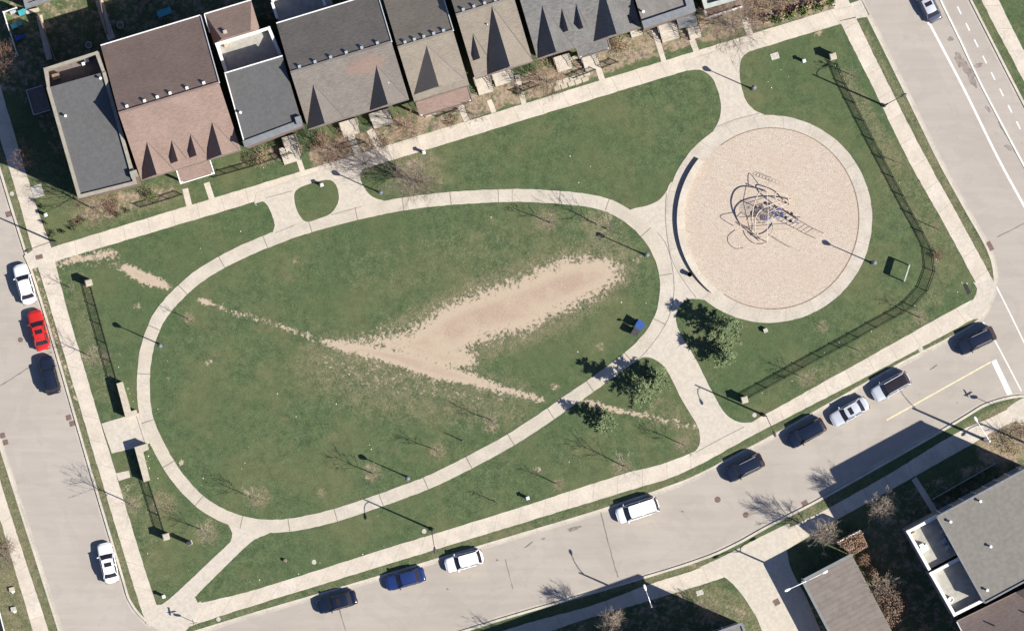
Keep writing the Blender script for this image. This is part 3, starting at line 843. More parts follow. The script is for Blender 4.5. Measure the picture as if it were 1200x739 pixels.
def window(parent, x, y, z, w, h, nrm='y', mat_f='trim'):
    """window on a front wall (outward -y) or a side wall"""
    f = MB()
    if nrm == 'y':
        f.box((x, y - .03, z), (w + .16, .08, h + .16)); fo = f.build('window', M[mat_f], parent)
        p = MB(); p.box((x, y - .08, z), (w, .03, h)); p.box((x, y - .10, z), (.05, .03, h)); p.build('pane', M['glass'], fo)
    else:
        s = -1 if nrm == '-x' else 1
        f.box((x + s * .03, y, z), (.08, w + .16, h + .16)); fo = f.build('window', M[mat_f], parent)
        p = MB(); p.box((x + s * .08, y, z), (.03, w, h)); p.build('pane', M['glass'], fo)
    return fo

def door(parent, x, y, z0, w=1.0):
    d = MB(); d.box((x, y - .04, z0 + 1.05), (w, .09, 2.1)); do = d.build('door', M['door'], parent)
    hd = MB(); hd.box((x + w * .36, y - .11, z0 + 1.0), (.05, .05, .16)); hd.build('handle', M['galv'], do)

def vent(parent, x, y, z, mat='trim', r=.15, h=.16):
    v = MB(); v.box((x, y, z + h / 2 - .25), (r * 1.7, r * 1.7, h + .5), 0.0); v.box((x, y, z + h + .02), (r * 2.2, r * 2.2, .06))
    v.build('roof_vent', M[mat], parent)

def pitched_house(name, label, org, Wd, D, vr, ze, zr, roof, wall, gables, vents, vent_mat='trim', rear_trim=True, porch=None, doors=(), pipes=()):
    o = W(org[0], org[1], ze)
    root = thing(name, label, 'house', (o.x, o.y, 0.0), ROT, 'row houses beside the park')
    k = (H - ze) / H
    Wd *= k; D *= k; vr *= k
    s = (zr - ze) / (D - vr); sr = (zr - ze) / vr
    ov = .35
    w = MB(); w.prism([(ov, -D + ov), (Wd - ov, -D + ov), (Wd - ov, -ov), (ov, -ov)], 0, ze - .05, top=False)
    for x in (.12, Wd - .12):
        a = [(x, -ov, ze - .1), (x, -D + ov, ze - .1), (x, -vr, zr - .12)]
        w.add(a, [(0, 1, 2)] if x < 1 else [(0, 2, 1)])
    w.build('walls', M[wall], root)
    r = MB()
    t = .14
    A = [(0, 0, ze), (Wd, 0, ze), (Wd, -vr, zr), (0, -vr, zr), (0, -D, ze), (Wd, -D, ze)]
    B = [(x, y, z - t) for x, y, z in A]
    r.add(A + B, [(0, 3, 2, 1), (3, 4, 5, 2), (6, 7, 8, 9), (9, 8, 11, 10), (0, 1, 7, 6), (4, 10, 11, 5), (0, 6, 9, 3), (3, 9, 10, 4), (1, 2, 8, 7), (2, 5, 11, 8)])
    ro = r.build('roof', M[roof], root)
    rc = MB(); rc.box((Wd / 2, -vr, zr + .015), (Wd, .26, .05)); rc.build('ridge_cap', M[roof], ro)
    if rear_trim:
        gt = MB(); gt.box((Wd / 2, .07, ze - .05), (Wd, .13, .14)); gt.build('gutter', M['trim'], root)
        gt = MB(); gt.beam((Wd + .05, 0, ze), (Wd + .05, -vr, zr), .10, .16); gt.build('rake_trim', M['trim'], root)
    gt = MB(); gt.box((Wd / 2, -D - .07, ze - .06), (Wd, .13, .13)); gt.build('gutter', M['sh_dk'], root)
    for (uc, hw, va, vf) in gables:
        uc *= k; hw *= k; va *= k; vf *= k
        hr = zr - (va - vr) * s
        zb = zr - (vf - vr) * s
        if vf >= D - .3: zb = ze; 
        e = .03
        gm = MB()
        P = [(uc, -va + .12, hr + .06), (uc - hw, -vf, zb + e), (uc, -vf, hr + e + .02), (uc + hw, -vf, zb + e)]
        Q = [(x, y, z - .10) for x, y, z in P]
        gm.add(P + Q, [(0, 1, 2), (0, 2, 3), (4, 6, 5), (4, 7, 6), (1, 5, 6, 2), (2, 6, 7, 3), (0, 4, 5, 1), (3, 7, 4, 0)])
        go = gm.build('gable_roof', M[roof], root)
        wf = MB(); wf.add([(uc - hw + .15, -vf + .18, zb - .15), (uc + hw - .15, -vf + .18, zb - .15), (uc, -vf + .18, hr - .12)], [(0, 1, 2)])
        wf.build('gable_wall', M[wall], go)
        # ridge line and valley flashing
        vl = MB(); vl.beam((uc + .03, -va + .1, hr + .05), (uc + hw + .02, -vf + .05, zb + .06), .09, .03)
        vl.build('valley', M['darkgrey'], go)
        if hw > 1.5:
            window(root, uc, -vf + .14, zb + .55 if zb > 6 else zb, 1.0, .9)
    for (vx, vy) in vents:
        vx *= k; vy *= k
        zz = zr - abs(vy - vr) * (s if vy > vr else sr)
        vent(root, vx, -vy, zz, vent_mat)
    for (vx, vy) in pipes:
        vx *= k; vy *= k
        zz = zr - abs(vy - vr) * (s if vy > vr else sr)
        p = MB(); p.tube([(vx, -vy, zz - .2), (vx, -vy, zz + .45)], .07, 8); p.build('vent_pipe', M['trim'], root)
    nu = max(1, int(round(Wd / 6.2)))
    for i in range(nu):
        u0 = Wd * i / nu; wu = Wd / nu
        for z in (1.9, 4.9):
            for fx in (.28, .72):
                if z < 3 and fx > .5: continue
                window(root, u0 + wu * fx, -D + ov, z, 1.5, 1.5)
        door(root, u0 + wu * .72, -D + ov, .9)
        for z in (2.0, 4.9):
            for fx in (.3, .7): window_rear(root, u0 + wu * fx, -ov, z)
    if porch:
        for (u0, u1, v0, v1, pz, pm) in porch:
            u0 *= k; u1 *= k; v0 *= k; v1 *= k
            p = MB()
            P = [(u0, -v0, pz + .55), (u1, -v0, pz + .55), (u1, -v1, pz), (u0, -v1, pz)]
            Q = [(x, y, z - .12) for x, y, z in P]
            p.add(P + Q, [(0, 3, 2, 1), (4, 5, 6, 7), (0, 1, 5, 4), (1, 2, 6, 5), (2, 3, 7, 6), (3, 0, 4, 7)])
            po = p.build('porch_roof', M[pm], root)
            e = MB(); e.beam((u0 - .06, -v0, pz + .54), (u0 - .06, -v1 - .05, pz + .02), .12, .16); e.beam((u1 + .06, -v0, pz + .54), (u1 + .06, -v1 - .05, pz + .02), .12, .16); e.beam((u0 - .12, -v1 - .06, pz), (u1 + .12, -v1 - .06, pz), .12, .16)
            e.build('porch_trim', M['trim' if pm == 'sh_brown' and Wd > 8 else 'sh_dk'], po)
            for x in (u0 + .15, u1 - .15):
                c = MB(); c.box((x, -v1 + .15, (pz + .1) / 2), (.22, .22, pz)); c.build('porch_post', M['trim'], root)
    return root

def window_rear(parent, x, y, z):
    f = MB(); f.box((x, y + .03, z), (1.4, .08, 1.5)); fo = f.build('window', M['trim'], parent)
    p = MB(); p.box((x, y + .08, z), (1.22, .03, 1.32)); p.build('pane', M['glass'], fo)

VB = lambda us, v: [(u, v) for u in us]
pitched_house('brick_house', 'brown shingled double house with two tall and two small front gables beside the corner house', (118, 54), 12.2, 16.4, 8.4, 6.7, 11.75, 'sh_brown', 'brick',
    [(2.05, 1.95, 12.5, 16.4), (10.0, 1.98, 12.5, 16.4), (4.85, .95, 13.15, 15.6), (7.15, .95, 13.1, 15.6)], VB((1.15, 3.3, 4.85, 6.4, 8.45, 10.5), 7.9), 'trim', True, [(4.2, 8.2, 16.35, 17.95, 3.2, 'sh_brown')], pipes=[(2.6, 15.2), (10.9, 15.0)])
pitched_house('brick_house', 'wide grey brown shingled house with two front gables and a reddish roof patch', (324, 28), 12.3, 12.9, 6.1, 6.7, 10.2, 'sh_grey', 'brick2',
    [(2.1, 2.3, 8.26, 12.9), (9.8, 2.3, 8.3, 12.9)], VB((1.2, 3.1, 5.0, 6.9, 8.8, 10.7), 5.75), 'lampgrey', True, pipes=[(2.9, 11.2), (10.6, 10.5), (10.7, 11.1)])
pitched_house('brick_house', 'narrow tan shingled house with one broad front gable and a brick porch', (449, -1), 6.75, 12.5, 6.1, 6.7, 10.2, 'sh_tan', 'brick',
    [(3.3, 3.1, 6.96, 11.8)], VB((1.0, 2.15, 3.3, 4.5, 5.7), 5.75), 'lampgrey', True, [(.2, 6.5, 12.55, 14.3, 3.0, 'sh_brown')], pipes=[(4.2, 9.6)])
pitched_house('brick_house', 'tan shingled house with one tall front gable and a small grey dormer', (517, -39), 7.05, 13.7, 6.1, 6.7, 10.2, 'sh_tan', 'brick',
    [(4.3, 2.8, 6.4, 13.7), (1.25, .85, 8.85, 11.7)], VB((1.0, 2.3, 3.6, 4.9, 6.2), 5.75), 'lampgrey', True, pipes=[(3.2, 8.2)])
pitched_house('brick_house', 'slate grey shingled double house with two tall gables and two thin dormers', (588.4, -67), 12.7, 14.2, 6.5, 6.7, 10.5, 'sh_slate', 'brick3',
    [(2.3, 2.25, 8.65, 14.2), (9.65, 2.75, 8.3, 14.2), (4.4, .62, 9.6, 12.2), (6.15, .5, 9.6, 12.4)], VB((1.2, 3.4, 5.6, 7.8, 10), 6.0), 'lampgrey', True, [(4.9, 8.6, 14.1, 15.4, 3.2, 'sh_slate')], pipes=[(10.6, 11.6)])

def flat_house(name, label, pts, h, parapet, roofmat, parmat, wall, terrace=None, tz=None, vents=(), pw=.38, ph=.25, lit_trim=None, ledge=None):
    """pts: roof corners in photo pixels (parapet height h). terrace: corners of the lower roof deck"""
    c = W(pts[0][0], pts[0][1], h)
    root = thing(name, label, 'house', (c.x, c.y, 0))
    O = (c.x, c.y, 0)
    P = [W(x, y, h).to_2d() for x, y in pts]
    w = MB(); w.prism([tuple(p) for p in P], 0, h - ph - .02, top=False); wo = w.build('walls', M[wall], root, O)
    r = MB(); r.prism([tuple(p) for p in P], h - ph - .1, h - ph); r.build('roof', M[roofmat], root, O)
    if parapet:
        b = MB()
        n = len(P)
        for i in parapet:
            a, d = P[i], P[(i + 1) % n]
            dr = (d - a).normalized(); ar = area([tuple(p) for p in P])
            nrm = Vector((-dr.y, dr.x)) * (1 if ar > 0 else -1)
            q = [a - nrm * .06 - dr * .05, d - nrm * .06 + dr * .05, d + nrm * pw + dr * .05, a + nrm * pw - dr * .05]
            b.prism([tuple(x) for x in q], h - ph - .05, h + .002 * (i % 2))
        b.build('parapet', M[parmat], root, O)
    for x, y in vents:
        p = W(x, y, h)
        v = MB(); v.tube([(p.x, p.y, h - ph - .05), (p.x, p.y, h - ph + .5)], .11, 8); v.lathe([(.17, h - ph + .5), (.17, h - ph + .58)], (p.x, p.y, 0), 10)
        v.build('vent_pipe', M['trim'], root, O)
    return root, O

def terrace(root, O, pts, z, par, pmat, floor, walls, wmat, hpar=1.0, wall_to=True):
    P = [W(x, y, z).to_2d() for x, y in pts]
    n = len(P)
    w = MB(); w.prism([tuple(p) for p in P], 0, z - hpar - .1, top=False); w.build('terrace_walls', M[wmat], root, O)
    f = MB(); f.prism([tuple(p) for p in P], z - hpar - .2, z - hpar); f.build('terrace_floor', M[floor], root, O)
    b = MB()
    ar = area([tuple(p) for p in P])
    for i in par:
        a, d = P[i], P[(i + 1) % n]
        dr = (d - a).normalized()
        nrm = Vector((-dr.y, dr.x)) * (1 if ar > 0 else -1)
        q = [a - dr * .02, d + dr * .02, d + nrm * .34 + dr * .02, a + nrm * .34 - dr * .02]
        b.prism([tuple(x) for x in q], z - hpar - .1, z + .002 * i)
    b.build('terrace_parapet', M[pmat], root, O)

# corner house with a sunken roof terrace
r, O = flat_house('corner_house', 'grey flat roofed corner house with beige parapet and a sunken roof terrace', [(55, 103), (123, 84), (160, 215), (92, 232)], 9.2, (1, 2, 3), 'slate', 'beige', 'brick2', vents=((77, 136), (118, 92)), pw=.35)
terrace(r, O, [(51, 80), (114, 60), (123, 84), (55, 103)], 9.2, (0, 1, 3), 'beige', 'deckdark', (), 'brick2', 2.3)
for (x, y, sx, sy, m) in ((66, 90, .9, .7, 'wood'), (102, 71, .5, .5, 'galv'), (98, 75, .35, .35, 'whitepaint')):
    p = W(x, y, 7); q = MB(); q.box((p.x, p.y, 6.9 + .3), (sx, sy, .6), .3); q.build('terrace_chest', M[m], r, O)
p = W(157, 204, 9.2)
q = MB(); q.box((p.x, p.y, 9.15), (.8, .8, .9), ROT); q.build('chimney', M['beige'], r, O)

r, O = flat_house('flat_house', 'dark grey flat roofed house with a white edged roof terrace beside the brown double house', [(264, 87), (331, 66), (354, 147), (287, 172)], 9.2, (2,), 'slate', 'parapetgrey', 'brick2', vents=((282, 132),), ph=.22, pw=.7)
terrace(r, O, [(252, 51), (316, 31), (331, 66), (264, 87)], 7.1, (0, 1, 3), 'trim', 'deck', (), 'brick2', 1.0)
for (x, y) in ((266, 52),):
    p = W(x, y, 6.5); q = MB(); q.box((p.x, p.y, 6.1 + .35), (.7, .6, .7), .3); q.build('air_conditioner', M['stone'], r, O)
p = W(268, 75, 8.5)
e = MB(); e.beam(tuple(W(263, 86, 9.0)), tuple(W(331, 65.5, 9.0)), .14, .16); e.build('eave_trim', M['trim'], r, O)
e = MB(); e.beam(tuple(W(264, 87, 9.02)), tuple(W(286, 166, 9.02)), .12, .14); e.build('eave_trim', M['trim'], r, O)
p = W(350, 141, 9.2); q = MB(); q.box((p.x, p.y, 9.1), (.7, .9, .8), ROT); q.build('chimney', M['parapetgrey'], r, O)

# low brown roof behind the flat house
o = W(240, 17, 7.0)
root = thing('brick_house', 'small brown hip roofed rear wing with one roof vent behind the white edged terrace', 'house', (o.x, o.y, 0), ROT, 'row houses beside the park')
w = MB(); w.prism([(.3, -3.5), (5.2, -3.5), (5.2, -.3), (.3, -.3)], 0, 6.7, top=False); w.build('walls', M['brick'], root)
rr = MB()
rr.add([(0, 0, 6.8), (5.6, 0, 6.8), (5.6, -3.6, 6.8), (0, -3.6, 6.8), (1.1, -3.4, 8.3), (4.6, -3.4, 8.3)], [(0, 4, 5, 1), (0, 3, 4), (1, 5, 2), (3, 2, 5, 4)])
ro = rr.build('roof', M['sh_brown'], root)
gt = MB(); gt.box((2.8, .06, 6.78), (5.7, .13, .14)); gt.build('gutter', M['trim'], root)
gt = MB(); gt.box((-.06, -1.1, 6.79), (.12, 2.2, .13)); gt.build('side_gutter', M['trim'], root)
vent(root, 1.7, -2.7, 7.95, 'stone', .2, .3)
window_rear(root, 1.6, -.3, 4.9); window_rear(root, 3.8, -.3, 4.9)

# rear terrace of the wide house, white parapet at the top edge of the photo
o = W(324, 20, 7.5)
r, O = flat_house('rear_terrace', 'white edged rear roof terrace above the wide grey brown house at the top edge', [(316, -22), (378, -40), (390, 6), (326, 27)], 3.4, (), 'deck', 'trim', 'brick2')
terrace(r, O, [(316, -22), (318, 2), (381, -16), (376, -40)], 4.4, (0, 2), 'trim', 'deck', (), 'brick2', 1.0)
e = MB(); e.beam(tuple(W(319, 3, 4.0)), tuple(W(325, 22, 4.0)), .30, .9); e.beam(tuple(W(378, -3, 4.0)), tuple(W(381, 7, 4.0)), .30, .9)
e.build('parapet', M['trim'], r, O)

r, O = flat_house('flat_house', 'grey flat roofed house at the top edge right of the slate house', [(722, -72), (787, -92), (815, 13), (755, 33)], 9.2, (1, 2), 'flat', 'parapetgrey', 'brick2', vents=((754, 14),), pw=.85, ph=.3)
p = W(804, 21, 4); q = MB(); q.box((p.x, p.y, 3.2), (2.2, 2.0, .3), ROT); q.build('porch_roof', M['parapetgrey'], r, O)
for dx in (-.8, .8):
    q = MB(); q.box((p.x + dx, p.y - .6, 1.6), (.2, .2, 3.1), ROT); q.build('porch_post', M['trim'], r, O)
r, O = flat_house('flat_house', 'pale green edged flat roofed house at the top edge left of the rusty shrubs', [(800, -78), (850, -92), (869, -2), (826, 10)], 7.4, (0, 1, 2, 3), 'flat2', 'greenparapet', 'brick', pw=.45, ph=.5)
q = MB()
for a, b in (((829, 21), (870, 8)), ((829, 21), (826, 12))): q.beam(tuple(W(*a, 3.4)), tuple(W(*b, 3.4)), .22, .2)
q.build('porch_trim', M['trim'], r, O)
q = MB(); q.prism([W(x, y, 3.2).to_2d()[:] for x, y in ((827, 11), (869, -2), (871, 8), (830, 21))], 2.95, 3.2); q.build('porch_roof', M['sh_brown'], r, O)
q = MB()
for a, b in (((829, 21),  (869, 8)),): q.beam(tuple(W(829, 20, 1.5)), tuple(W(831, 20, 1.5)), .2, 3.0); q.beam(tuple(W(866, 8, 1.5)), tuple(W(868, 8, 1.5)), .2, 3.0)
q.build('porch_post', M['trim'], r, O)

# garage off the top left, only its corner in view
r, O = flat_house('garage', 'grey flat roofed garage at the top left corner of the photo', [(20, -30), (110, -58), (119, -22), (30, 9)], 3.4, (2, 3), 'flat2', 'parapetgrey', 'brick3', pw=.4, ph=.15)
tag(r, None, 'garage')
mb = MB(); mb.beam((*XY(31, 15), .35), (*XY(46, 11.5), .35), .45, .7)
tag(mb.build('garden_wall', M['cap'], origin=(*XY(38, 13), 0)), 'short cream garden wall lit by the sun at the top left corner', 'wall')

# side deck of the corner house in the shade
o = XY(46, 118)
root = thing('side_porch', 'low railed porch in deep shade against the left side of the corner house', 'porch', (*o, 0), ROT)
q = MB(); q.box((0, 0, .45), (2.1, 3.0, .9)); q.build('platform', M['deckdark'], root)
q = MB()
for a, b in (((-1.0, -1.5), (-1.0, 1.5)), ((-1.0, 1.5), (1.0, 1.5)), ((-1.0, -1.5), (1.0, -1.5))):
    q.beam((*a, 1.9), (*b, 1.9), .07, .07); q.beam((*a, 1.1), (*b, 1.1), .05, .05)
    for t in (0, .25, .5, .75, 1): q.beam((a[0] + (b[0] - a[0]) * t, a[1] + (b[1] - a[1]) * t, .9), (a[0] + (b[0] - a[0]) * t, a[1] + (b[1] - a[1]) * t, 1.9), .05, .05)
q.build('railing', M['galv'], root)

# ------------------------------------------------------------------ large building lower right
ZT = 10.7
r, O = flat_house('apartment_building', 'large grey flat roofed building with two white walled terraces at the lower right', [(1098, 605), (1206, 547), (1262, 648), (1154, 706)], ZT, (), 'flat2', 'parapetgrey', 'brick3', vents=((1114, 611), (1149, 587), (1161, 640), (1157, 691)), ph=.1)
e = MB()
rp = [W(x, y, ZT).to_2d() for x, y in ((1098, 605), (1206, 547), (1262, 648), (1154, 706))]
for i in range(4):
    a, b = rp[i], rp[(i + 1) % 4]
    e.beam((a.x, a.y, ZT - .02), (b.x, b.y, ZT - .02), .18, .22)
e.build('roof_edge', M['parapetgrey'], r, O)
terrace(r, O, [(1062, 622), (1098, 603), (1124, 649), (1088, 668)], 8.9, (0, 3), 'trim', 'deck', (), 'brick3', 1.05)
terrace(r, O, [(1089, 671), (1125, 652), (1154, 704), (1118, 722)], 8.9, (0, 2, 3), 'trim', 'deck', (), 'brick3', 1.05)
for (x, y, sx, sy, h_, m) in ((1071, 626, .55, .5, .7, 'stone'), (1083, 642, .9, .7, .8, 'whitepaint'), (1080, 639, .5, .5, .9, 'whitepaint'), (1103, 622, .4, .4, .8, 'galv'), (1106, 633, .5, .5, .9, 'lampgrey'), (1110, 640, .5, .4, .9, 'galv')):
    p = W(x, y, 8); q = MB(); q.box((p.x, p.y, 7.85 + h_ / 2), (sx, sy, h_), .5); q.build('terrace_furniture', M[m], r, O)
p = W(1114, 702, 8); q = MB(); q.lathe([(.28, 7.8), (.34, 8.5), (.26, 8.5), (.24, 8.3)], (p.x, p.y, 0), 16); q.build('planter', M['whitepaint'], r, O)
q = MB(); q.add([tuple(W(1124, 692, 8) + Vector((0, 0, 0))), tuple(W(1132, 693, 8)), tuple(W(1128, 699, 8))], [(0, 1, 2)])
# facade details in the shade
fa = (W(1098, 605, ZT), W(1206, 547, ZT))
du = (fa[1] - fa[0]).to_2d().normalized(); dn = Vector((-du.y, du.x))
if dn.y < 0: dn = -dn
L_ = (fa[1] - fa[0]).to_2d().length
for k_ in range(4):
    for z in (1.7, 4.6, 7.6):
        c = fa[0].to_2d() + du * (L_ * (k_ + .5) / 4) + dn * .04
        f = MB(); f.box((c.x, c.y, z), (1.7, .1, 1.6), math.atan2(du.y, du.x)); fo = f.build('window', M['trim'], r, O)
        c2 = c + dn * .06
        f = MB(); f.box((c2.x, c2.y, z), (1.5, .05, 1.4), math.atan2(du.y, du.x)); f.build('pane', M['glass'], fo, O)

# brown roofed house in the lower right corner
r0 = W(1122, 728, 8.0)
root = thing('brown_roofed_house', 'brown roofed house cut off by the lower right corner of the photo', 'house', (r0.x, r0.y, 0), math.atan2(38, 78))
w = MB(); w.prism([(.3, -14), (17, -14), (17, -.3), (.3, -.3)], 0, 7.9, top=False); w.build('walls', M['brick2'], root)
rr = MB()
A = [(0, 0, 8.0), (17.3, 0, 8.0), (17.3, -7, 11.0), (0, -7, 11.0), (17.3, -14.3, 8.0), (0, -14.3, 8.0)]
rr.add(A + [(x, y, z - .15) for x, y, z in A], [(0, 3, 2, 1), (3, 5, 4, 2), (6, 7, 8, 9), (9, 8, 10, 11), (0, 1, 7, 6), (0, 6, 9, 3), (3, 9, 11, 5), (1, 2, 8, 7), (2, 4, 10, 8), (5, 11, 10, 4)])
ro = rr.build('roof', M['sh_dk'], root)
gt = MB(); gt.box((8.6, .07, 7.96), (17.3, .13, .13)); gt.build('gutter', M['sh_dk'], root)
gt = MB(); gt.beam((-.06, 0, 8.0), (-.06, -7, 11.0), .13, .16); gt.build('rake_trim', M['trim'], root)
for x, y in ((3.6, -2.2), (7.6, -2.6)):
    p = MB(); p.tube([(x, y, 8.5), (x, y, 9.6)], .09, 8); p.build('vent_pipe', M['darkgrey'], root)
g = MB(); P = [(11.4, -6.9, 10.96), (7.6, .1, 8.03), (11.4, .1, 11.1), (15.2, .1, 8.03)]
g.add(P, [(0, 1, 2), (0, 2, 3)]); g.build('gable_roof', M['sh_dk'], ro)
g = MB(); g.add([(7.9, -.1, 7.9), (15.0, -.1, 7.9), (11.4, -.1, 10.95)], [(0, 2, 1)]); g.build('gable_wall', M['brick2'], ro)

# low brown roofed garage
zg = 4.0
r0 = W(941, 680, zg)
ang = math.atan2(30, 57)
root = thing('garage', 'low flat garage with a ribbed brown metal roof beside the shaded driveway', 'garage', (r0.x, r0.y, 0), ang)
w = MB(); w.prism([(.15, -13), (6.3, -13), (6.3, -.15), (.15, -.15)], 0, zg - .2, top=False); w.build('walls', M['brick3'], root)
rr = MB(); rr.box((3.22, -6.6, zg - .1), (6.45, 13.2, .2))
for i in range(22): rr.box((3.22, -.3 - i * .6, zg), (6.2, .05, .03))
rr.build('roof', simple('ribbed_brown_metal', (0.170, 0.147, 0.126), 0.6, 0.12, 1.0), root)
e = MB(); e.box((-.05, -6.6, zg - .05), (.3, 13.3, .25)); e.box((3.2, .05, zg - .05), (6.6, .3, .252)); e.build('roof_edge', M['parapetgrey'], root)
d = MB(); d.box((.12, -4.0, 1.3), (.1, 2.6, 2.4)); d.build('garage_door', M['galv'], root)

# block below the photo whose roof corner and shadow reach into it
hb = 10.55
r0 = W(869, 731, hb)
root = thing('apartment_building', 'flat roofed building below the photo edge whose roof corner just shows beside the dry lawn', 'building', (r0.x, r0.y, 0), math.radians(19.5))
w = MB(); w.prism([(-42, -22), (-.2, -22), (-.2, -.2), (-42, -.2)], 0, hb - .1, top=False); w.build('walls', M['brick3'], root)
rr = MB(); rr.box((-21.1, -11, hb - .1), (42.3, 22.2, .2)); rr.build('roof', M['flat'], root)
e = MB(); e.box((-21.1, .05, hb + .05), (42.4, .3, .3)); e.box((.05, -11, hb + .05), (.3, 22.2, .302)); e.build('parapet', M['parapetgrey'], root)
for i in range(7):
    for z in (1.8, 4.8, 7.8):
        f = MB(); f.box((-3 - i * 5.8, -.15, z), (1.8, .12, 1.6)); fo = f.build('window', M['trim'], root)
        f = MB(); f.box((-3 - i * 5.8, -.07, z), (1.6, .05, 1.4)); f.build('pane', M['glass'], fo)
# roof sliver at the lower left edge
r0 = W(8, 742, 3.2)
root = thing('porch', 'dark porch roof sliver with white edge at the lower left corner', 'porch', (r0.x, r0.y, 0), 0.0)
rr = MB(); rr.prism([(-.2, -.3), (-1.0, 2.9), (-6, 2.9), (-6, -4), (.3, -4)], 2.95, 3.15); rr.build('roof', M['black'], root)
e = MB(); e.beam((-.15, -.3, 3.1), (-.98, 2.95, 3.1), .12, .14); e.build('roof_edge', M['trim'], root)
w = MB(); w.box((-3, -.5, 1.5), (.3, .3, 2.95)); w.box((-.8, -1.5, 1.5), (.2, .2, 2.95)); w.build('porch_post', M['trim'], root)

# front stoops with railings
def stoop(px, py, w, d, h, label, mat='plaza', rail=True):
    x, y = XY(px, py)
    root = thing('front_steps', label, 'steps', (x, y, ZG), ROT, 'front steps of the row houses')
    q = MB(); q.box((0, d * .25, h / 2), (w, d * .5, h)); q.build('landing', M[mat], root)
    n = 4
    q = MB()
    for i in range(n): q.box((0, -d * .5 * i / n - d * .06, h * (n - i) / (n + 1) / 2), (w * .9, d * .5 / n, h * (n - i) / (n + 1)))
    q.build('steps', M[mat], root)
    if rail:
        for s in (-1, 1):
            q = MB(); xx = s * (w / 2 - .06)
            q.beam((xx, d * .48, h + .95), (xx, 0, h + .95), .05, .05); q.beam((xx, 0, h + .95), (xx, -d * .5, .95), .05, .05)
            q.beam((xx, d * .48, h + .15), (xx, 0, h + .15), .04, .04)
            for t in range(9):
                yy = d * .48 - d * .98 * t / 8
                zb = h if yy > 0 else h + yy / (d * .5) * h
                q.beam((xx, yy, zb), (xx, yy, zb + .95), .035, .035)
            q.build('railing', M['black'], root)
for a in ((342, 172, 1.7, 2.6, 1.0, 'cream front steps between the flat house and the wide grey brown house'),
          (340, 181, 2.2, 2.0, .7, 'broad cream landing in front of the flat grey house'),
          (410, 150, 2.2, 1.8, .8, 'cream front steps below the left gable of the wide house'),
          (447, 139, 2.6, 1.8, .9, 'cream front steps below the right gable of the wide house'),
          (503, 126, 1.6, 2.0, .7, 'front steps at the brick porch of the narrow tan house'),
          (567, 99, 2.0, 2.2, .9, 'pale front steps under the small dormer of the tan house'),
          (590, 91, 2.6, 1.6, .9, 'front steps under the tall gable of the tan house'),
          (660, 74, 2.0, 1.8, .8, 'front steps beside the white ledge of the slate house'),
          (692, 72, 2.0, 2.0, .8, 'front steps in the middle of the slate house garden'),
          (744, 33, 1.6, 2.0, .9, 'front steps at the right end of the slate house'),
          (783, 36, 2.3, 2.4, 1.0, 'wide front steps of the flat house in dark shade'),
          (812, 34, 1.6, 2.4, 1.0, 'narrow front steps at the right end of the flat house')):
    stoop(*a)
for pts, l in ((((661, 72), (713, 55)), 'white ledge wall along the front of the slate grey house'), (((771, 37), (793, 30)), 'short white ledge at the flat house entrance'), (((545, 113), (528, 119)), 'short white ledge beside the brick porch steps'), (((574, 93), (600, 83)), 'white ledge in front of the tall tan gable')):
    a, b = XY(*pts[0]), XY(*pts[1])
    mb = MB(); mb.beam((*a, ZG + .3), (*b, ZG + .3), .4, .6)
    tag(mb.build('ledge_wall', M['cap'], origin=((a[0] + b[0]) / 2, (a[1] + b[1]) / 2, 0)), l, 'wall')

# stone terrace patches in the front gardens
mb = MB()
for i in range(5):
    for j in range(2):
        x, y = XY(655 + i * 8.2 - j * 2 , 97 - i * 2.6 + j * 6.5)
        mb.box((x, y, ZG + .02), (.72, .55, .06), ROT + .03 * i)
tag(mb.build('stepping_stones', M['cap'], origin=(*XY(670, 95), 0)), 'two rows of square cream stepping stones in the slate house garden', 'paving')

# ------------------------------------------------------------------ fences, piers and walls
def iron_fence(name, label, pts, h, spacing, mat='black', picket=.13, group=None, mid=True, pw=.022, post=.07):
    line = pxl(pts)
    L = []
    ds = [0]
    for i in range(1, len(line)): ds.append(ds[-1] + math.dist(line[i], line[i - 1]))
    tot = ds[-1]
    at = lambda t: (float(np.interp(t, ds, [p[0] for p in line])), float(np.interp(t, ds, [p[1] for p in line])))
    o = at(tot / 2)
    root = thing(name, label, 'fence', (*o, ZG), 0, group)
    O = (*o, 0)
    n = max(1, round(tot / spacing))
    for i in range(n + 1):
        p = at(tot * i / n)
        q = MB(); q.box((p[0], p[1], (h + .08) / 2), (post, post, h + .08), .3); q.box((p[0], p[1], h + .1), (post + .03, post + .03, .05), .3)
        q.build('post', M[mat], root, O)
        if i == n: break
        q = MB(); a = p; b = at(tot * (i + 1) / n)
        for z in ((.14, h * .86, h) if mid else (.14, h)): q.beam((*a, z), (*b, z), .04, .045)
        m = max(2, int(math.dist(a, b) / picket))
        for k in range(1, m):
            t = k / m
            c = (a[0] + (b[0] - a[0]) * t, a[1] + (b[1] - a[1]) * t)
            q.box((*c, (h + .1) / 2 + .02), (pw, pw, h - .06), .4)
        q.build('fence_panel', M[mat], root, O)
    return root
FE = smooth_line([(981, 76), (987, 92), (1012, 142), (1037, 190), (1054, 222), (1068, 249), (1080, 270), (1091, 291), (1095, 308), (1094, 322), (1087, 340), (1072, 357), (1056, 368), (1021, 387), (991, 404), (946, 428), (914, 446), (877, 466)], 4)
iron_fence('park_fence', 'long dark picket fence curving round the playground side of the park', FE, 1.18, 2.5, picket=.115, pw=.025)
iron_fence('park_fence', 'dark picket fence from the upper left stone pier to the stone wall', [(107, 337), (122, 392), (137, 446)], 1.18, 2.5, picket=.115, pw=.025)
